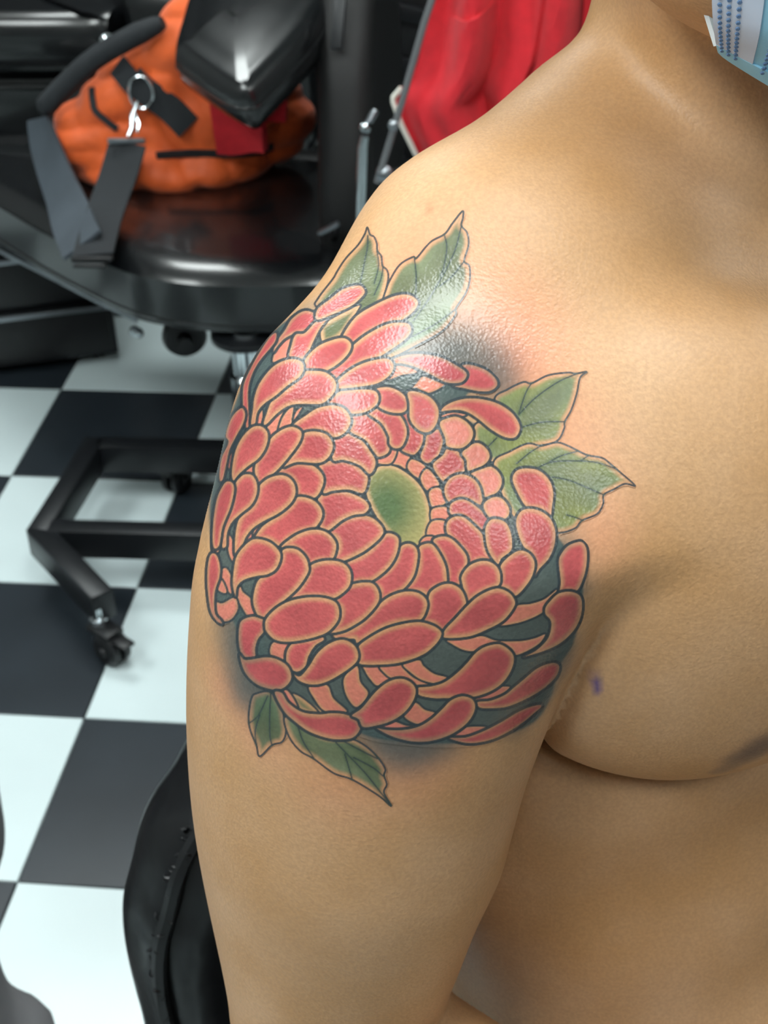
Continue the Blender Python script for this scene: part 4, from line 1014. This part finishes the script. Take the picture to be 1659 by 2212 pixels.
def trouser_sdf(p):
    q = p.copy(); q[..., 0] = np.abs(q[..., 0])
    d = ell(q, (0, -.01, -.565), (.185, .132, .135))
    d = smin(d, cone(q, (.085, .02, -.605), (.13, .40, -.700), .088, .064), .05)
    d = smin(d, cone(q, (.13, .40, -.70), (.13, .40, -1.17), .064, .052), .02)
    wr = .003*np.sin(60*p[..., 1]+40*p[..., 2]+2*np.sin(30*p[..., 0]))
    return np.maximum(np.maximum(d+wr, p[..., 2]+.50), -1.205-p[..., 2]+.139*p[..., 1])
V, F = surf_nets(trouser_sdf, (-.24, -.2, -1.26), (.24, .52, -.48), .009, 0)
mesh_np('trousers', b2w(V), F[:, ::-1].copy(), M['dark_cloth'], man)
for s in (-1, 1):
    def shoe_sdf(p, s=s):
        d = ell(p, (s*.13, .45, -1.215), (.046, .125, .060)); d = smin(d, cone(p, (s*.13, .40, -1.17), (s*.13, .40, -1.20), .05, .05), .02)
        w_ = p@BM+BO; return np.maximum(d, .003-w_[..., 2])
    V, F = surf_nets(shoe_sdf, (s*.13-.08, .28, -1.34), (s*.13+.08, .62, -1.10), .008, 0)
    mesh_np('shoe', b2w(V), F[:, ::-1].copy(), M['shoe'], man)

# ================================================================== the chair the client sits on
FH = np.array([BY[0], BY[1], 0]); FH /= np.linalg.norm(FH)      # horizontal direction the client faces
SB = np.array([.93, -1.77])
sc_ = empty('client_chair', (PB[0], PB[1], 0), 'worn black vinyl chair with a torn backrest edge behind the bare arm', 'chair')
bp = [(-.10, .345), (-.150, .327), (-.176, .309), (-.191, .291), (-.207, .277), (-.219, .260), (-.229, .235), (-.237, .215), (-.241, .192), (-.242, .165), (-.240, .115), (-.236, .047), (-.20, -.03), (0, -.05), (.20, -.03), (.236, .047), (.242, .15), (.229, .235), (.191, .291), (.10, .345), (0, .36)]
bo = np.array([SB[0], SB[1], .56])
bk_ = MB().cushion(bp, bo, BX, EZ, -FH, .075, .030, dome=.01, n=120).build('backrest', M['worn_vinyl'], sc_)
Qb = catmull(bp, 120, True)
MB().tube([bo+q[0]*BX+np.array([0, 0, q[1]])-FH*.012 for q in Qb], .0045, 6, closed=True).build('welt', M['worn_vinyl'], sc_)
rg = MB()
for k in range(2, 66):
    q = Qb[k]; qn = Qb[k+1]; dq = qn-q; nrm = np.array([dq[1], -dq[0]])/np.linalg.norm(dq)
    if nrm[0] > 0 and q[0] < -.15: nrm = -nrm
    L_ = random.uniform(.001, .0055)
    c0 = bo+q[0]*BX+np.array([0, 0, q[1]])-FH*random.uniform(.006, .022); c1 = bo+qn[0]*BX+np.array([0, 0, qn[1]])-FH*random.uniform(.006, .022)
    tip = (c0+c1)/2+(nrm[0]*BX+np.array([0, 0, nrm[1]]))*L_
    rg.add([c0, c1, tip, c0-FH*.002, c1-FH*.002, tip-FH*.002], [(0, 1, 2), (5, 4, 3), (0, 3, 4, 1), (1, 4, 5, 2), (2, 5, 3, 0)])
rg.build('torn_edge', M['worn_vinyl'], bk_, smooth=False)
for k0 in (27, 33):
    pts = [bo+Qb[k][0]*BX*1.004+np.array([0, 0, Qb[k][1]])-FH*.011 for k in (k0, k0+1, k0+2)]
    MB().tube(catmull(pts, 8, False), [.0008, .0018, .0024, .0026, .0026, .0024, .0018, .0008], 6).build('bare_backing', M['foam'], bk_)
MB().cushion([(-.23, -.20), (.23, -.20), (.24, .18), (.16, .25), (-.16, .25), (-.24, .18)], (PB[0], PB[1], .405), BX, FH, EZ, .085, .03, dome=.0).build('seat', M['worn_vinyl'], sc_)
MB().lathe((PB[0], PB[1], .03), EZ, [(.035, 0), (.035, .20), (.025, .21), (.025, .34)], 24).build('post', M['chrome'], sc_)
MB().lathe((PB[0], PB[1], .365), EZ, [(.12, 0), (.13, .006), (.13, .035), (.10, .04)], 24).build('seat_plate', M['black_metal'], sc_)
MB().lathe((PB[0], PB[1], 0), EZ, [(.26, 0), (.26, .008), (.20, .022), (.05, .034), (.04, .036)], 40).build('floor_plate', M['chrome'], sc_)
for s in (-1, 1):
    a_p = np.array([PB[0], PB[1], .39])+s*.12*BX-FH*.12; b_p = np.array([SB[0], SB[1], .62])+s*.12*BX-FH*.085
    m_p = np.array([b_p[0], b_p[1], .40])-FH*.02
    MB().tube(catmull([a_p, m_p, b_p], 12, False), .010, 10).build('back_arm', M['chrome'], sc_)

# ================================================================== person in grey trousers at the left edge
P2 = np.array([.445, -1.695, 0])
p2 = empty('person', P2, 'person in wide grey trousers standing at the left edge, seen only as a leg', 'person')
def legs_sdf(p):
    d = None
    for yy, xx, xf in ((.095, -.035, -.115), (-.095, .050, .035)):
        l = smin(cone(p, (xx*.4, yy*.9, .92), (xx, yy, .47), .098, .078), cone(p, (xx, yy, .47), (xf, yy, .075), .076, .070), .03)
        d = l if d is None else smin(d, l, .02)
    d = smin(d, ell(p, (0, 0, .94), (.125, .17, .12)), .05)
    x, y, z = p[..., 0], p[..., 1], p[..., 2]
    d = d+.007*np.sin(17*z+14*y+1.5*np.sin(20*x)+1.2*np.sin(9*z))*sst(.9, .7, z)
    d = smin(d, ell(p, (.118, -.075, .47), (.035, .03, .022), rot('y', 35)), .012)
    return np.maximum(np.maximum(d, z-1.0), .06-z)
V, F = surf_nets(legs_sdf, (-.18, -.24, .03), (.2, .24, 1.04), .008, 0)
mesh_np('trousers', V+P2, F, M['trouser'], p2)
def torso2_sdf(p):
    q = p.copy(); q[..., 1] = np.abs(q[..., 1])
    d = ell(p, (-.01, 0, 1.22), (.105, .165, .26)); d = smin(d, cone(q, (-.01, .05, 1.42), (-.01, .17, 1.38), .05, .055), .05)
    d = smin(d, cone(q, (-.01, .195, 1.37), (-.03, .215, 1.09), .05, .042), .03); d = smin(d, cone(q, (-.03, .215, 1.09), (-.12, .15, .97), .042, .034), .02)
    return np.maximum(d, .93-p[..., 2]+0*d)
V, F = surf_nets(torso2_sdf, (-.2, -.32, .82), (.22, .32, 1.54), .010, 0)
mesh_np('shirt', V+P2, F, M['dark_cloth'], p2)
def skin2_sdf(p):
    q = p.copy(); q[..., 1] = np.abs(q[..., 1])
    d = smin(cone(p, (-.02, 0, 1.42), (0, 0, 1.55), .052, .05), ell(p, (.01, 0, 1.64), (.095, .073, .115)), .03)
    d = smin(d, ell(p, (.055, 0, 1.575), (.045, .045, .04)), .03); d = smin(d, ell(p, (.105, 0, 1.63), (.016, .013, .022)), .012)
    d = smin(d, ell(q, (.0, .073, 1.63), (.018, .008, .03)), .006)
    return d
V, F = surf_nets(skin2_sdf, (-.12, -.12, 1.36), (.16, .12, 1.79), .0075, 1)
mesh_np('body', V+P2, F, M['skin'], p2, colors=np.tile((0, 0, 0, 0), (len(V), 1)))
def hand2(p, s):
    q = p*np.array([1, s, 1]); hd = smin(cone(q, (-.115, .155, .975), (-.165, .11, .945), .030, .024), ell(q, (-.185, .075, .94), (.018, .045, .034)), .02)
    for k in range(4):
        hd = smin(hd, cone(q, (-.186, .045, .918+.015*k), (-.180, -.02, .912+.015*k), .0092, .0075), .006)
    return smin(hd, cone(q, (-.18, .085, .97), (-.175, .04, .985), .011, .009), .01)
for s in (-1, 1):
    V, F = surf_nets(lambda p: hand2(p, s), (-.25, -.22, .86), (-.05, .22, 1.04), .005, 1)
    mesh_np('hand', V+P2+np.array([-.03*(s > 0), 0, .012*s]), F, M['skin'], p2, colors=np.tile((0, 0, 0, 0), (len(V), 1)))
def hair2(p):
    d = ell(p, (-.004, 0, 1.655), (.10, .081, .115)); return np.maximum(d, np.maximum(p[..., 0]*.8-(p[..., 2]-1.655)*.6-.04, 1.60-p[..., 2]))
V, F = surf_nets(hair2, (-.13, -.11, 1.55), (.13, .11, 1.80), .008, 0)
mesh_np('hair', V+P2, F, M['hair'], p2)
for yy, xx in ((.095, -.115), (-.095, .035)):
    def sh2(p, yy=yy, xx=xx):
        return np.maximum(smin(ell(p, (xx+.05, yy, .035), (.135, .046, .055)), cone(p, (xx, yy, .05), (xx, yy, .10), .045, .045), .02), .002-p[..., 2])
    V, F = surf_nets(sh2, (xx-.12, yy-.07, -.01), (xx+.22, yy+.07, .16), .008, 0)
    mesh_np('shoe', V+P2, F, M['shoe'], p2)
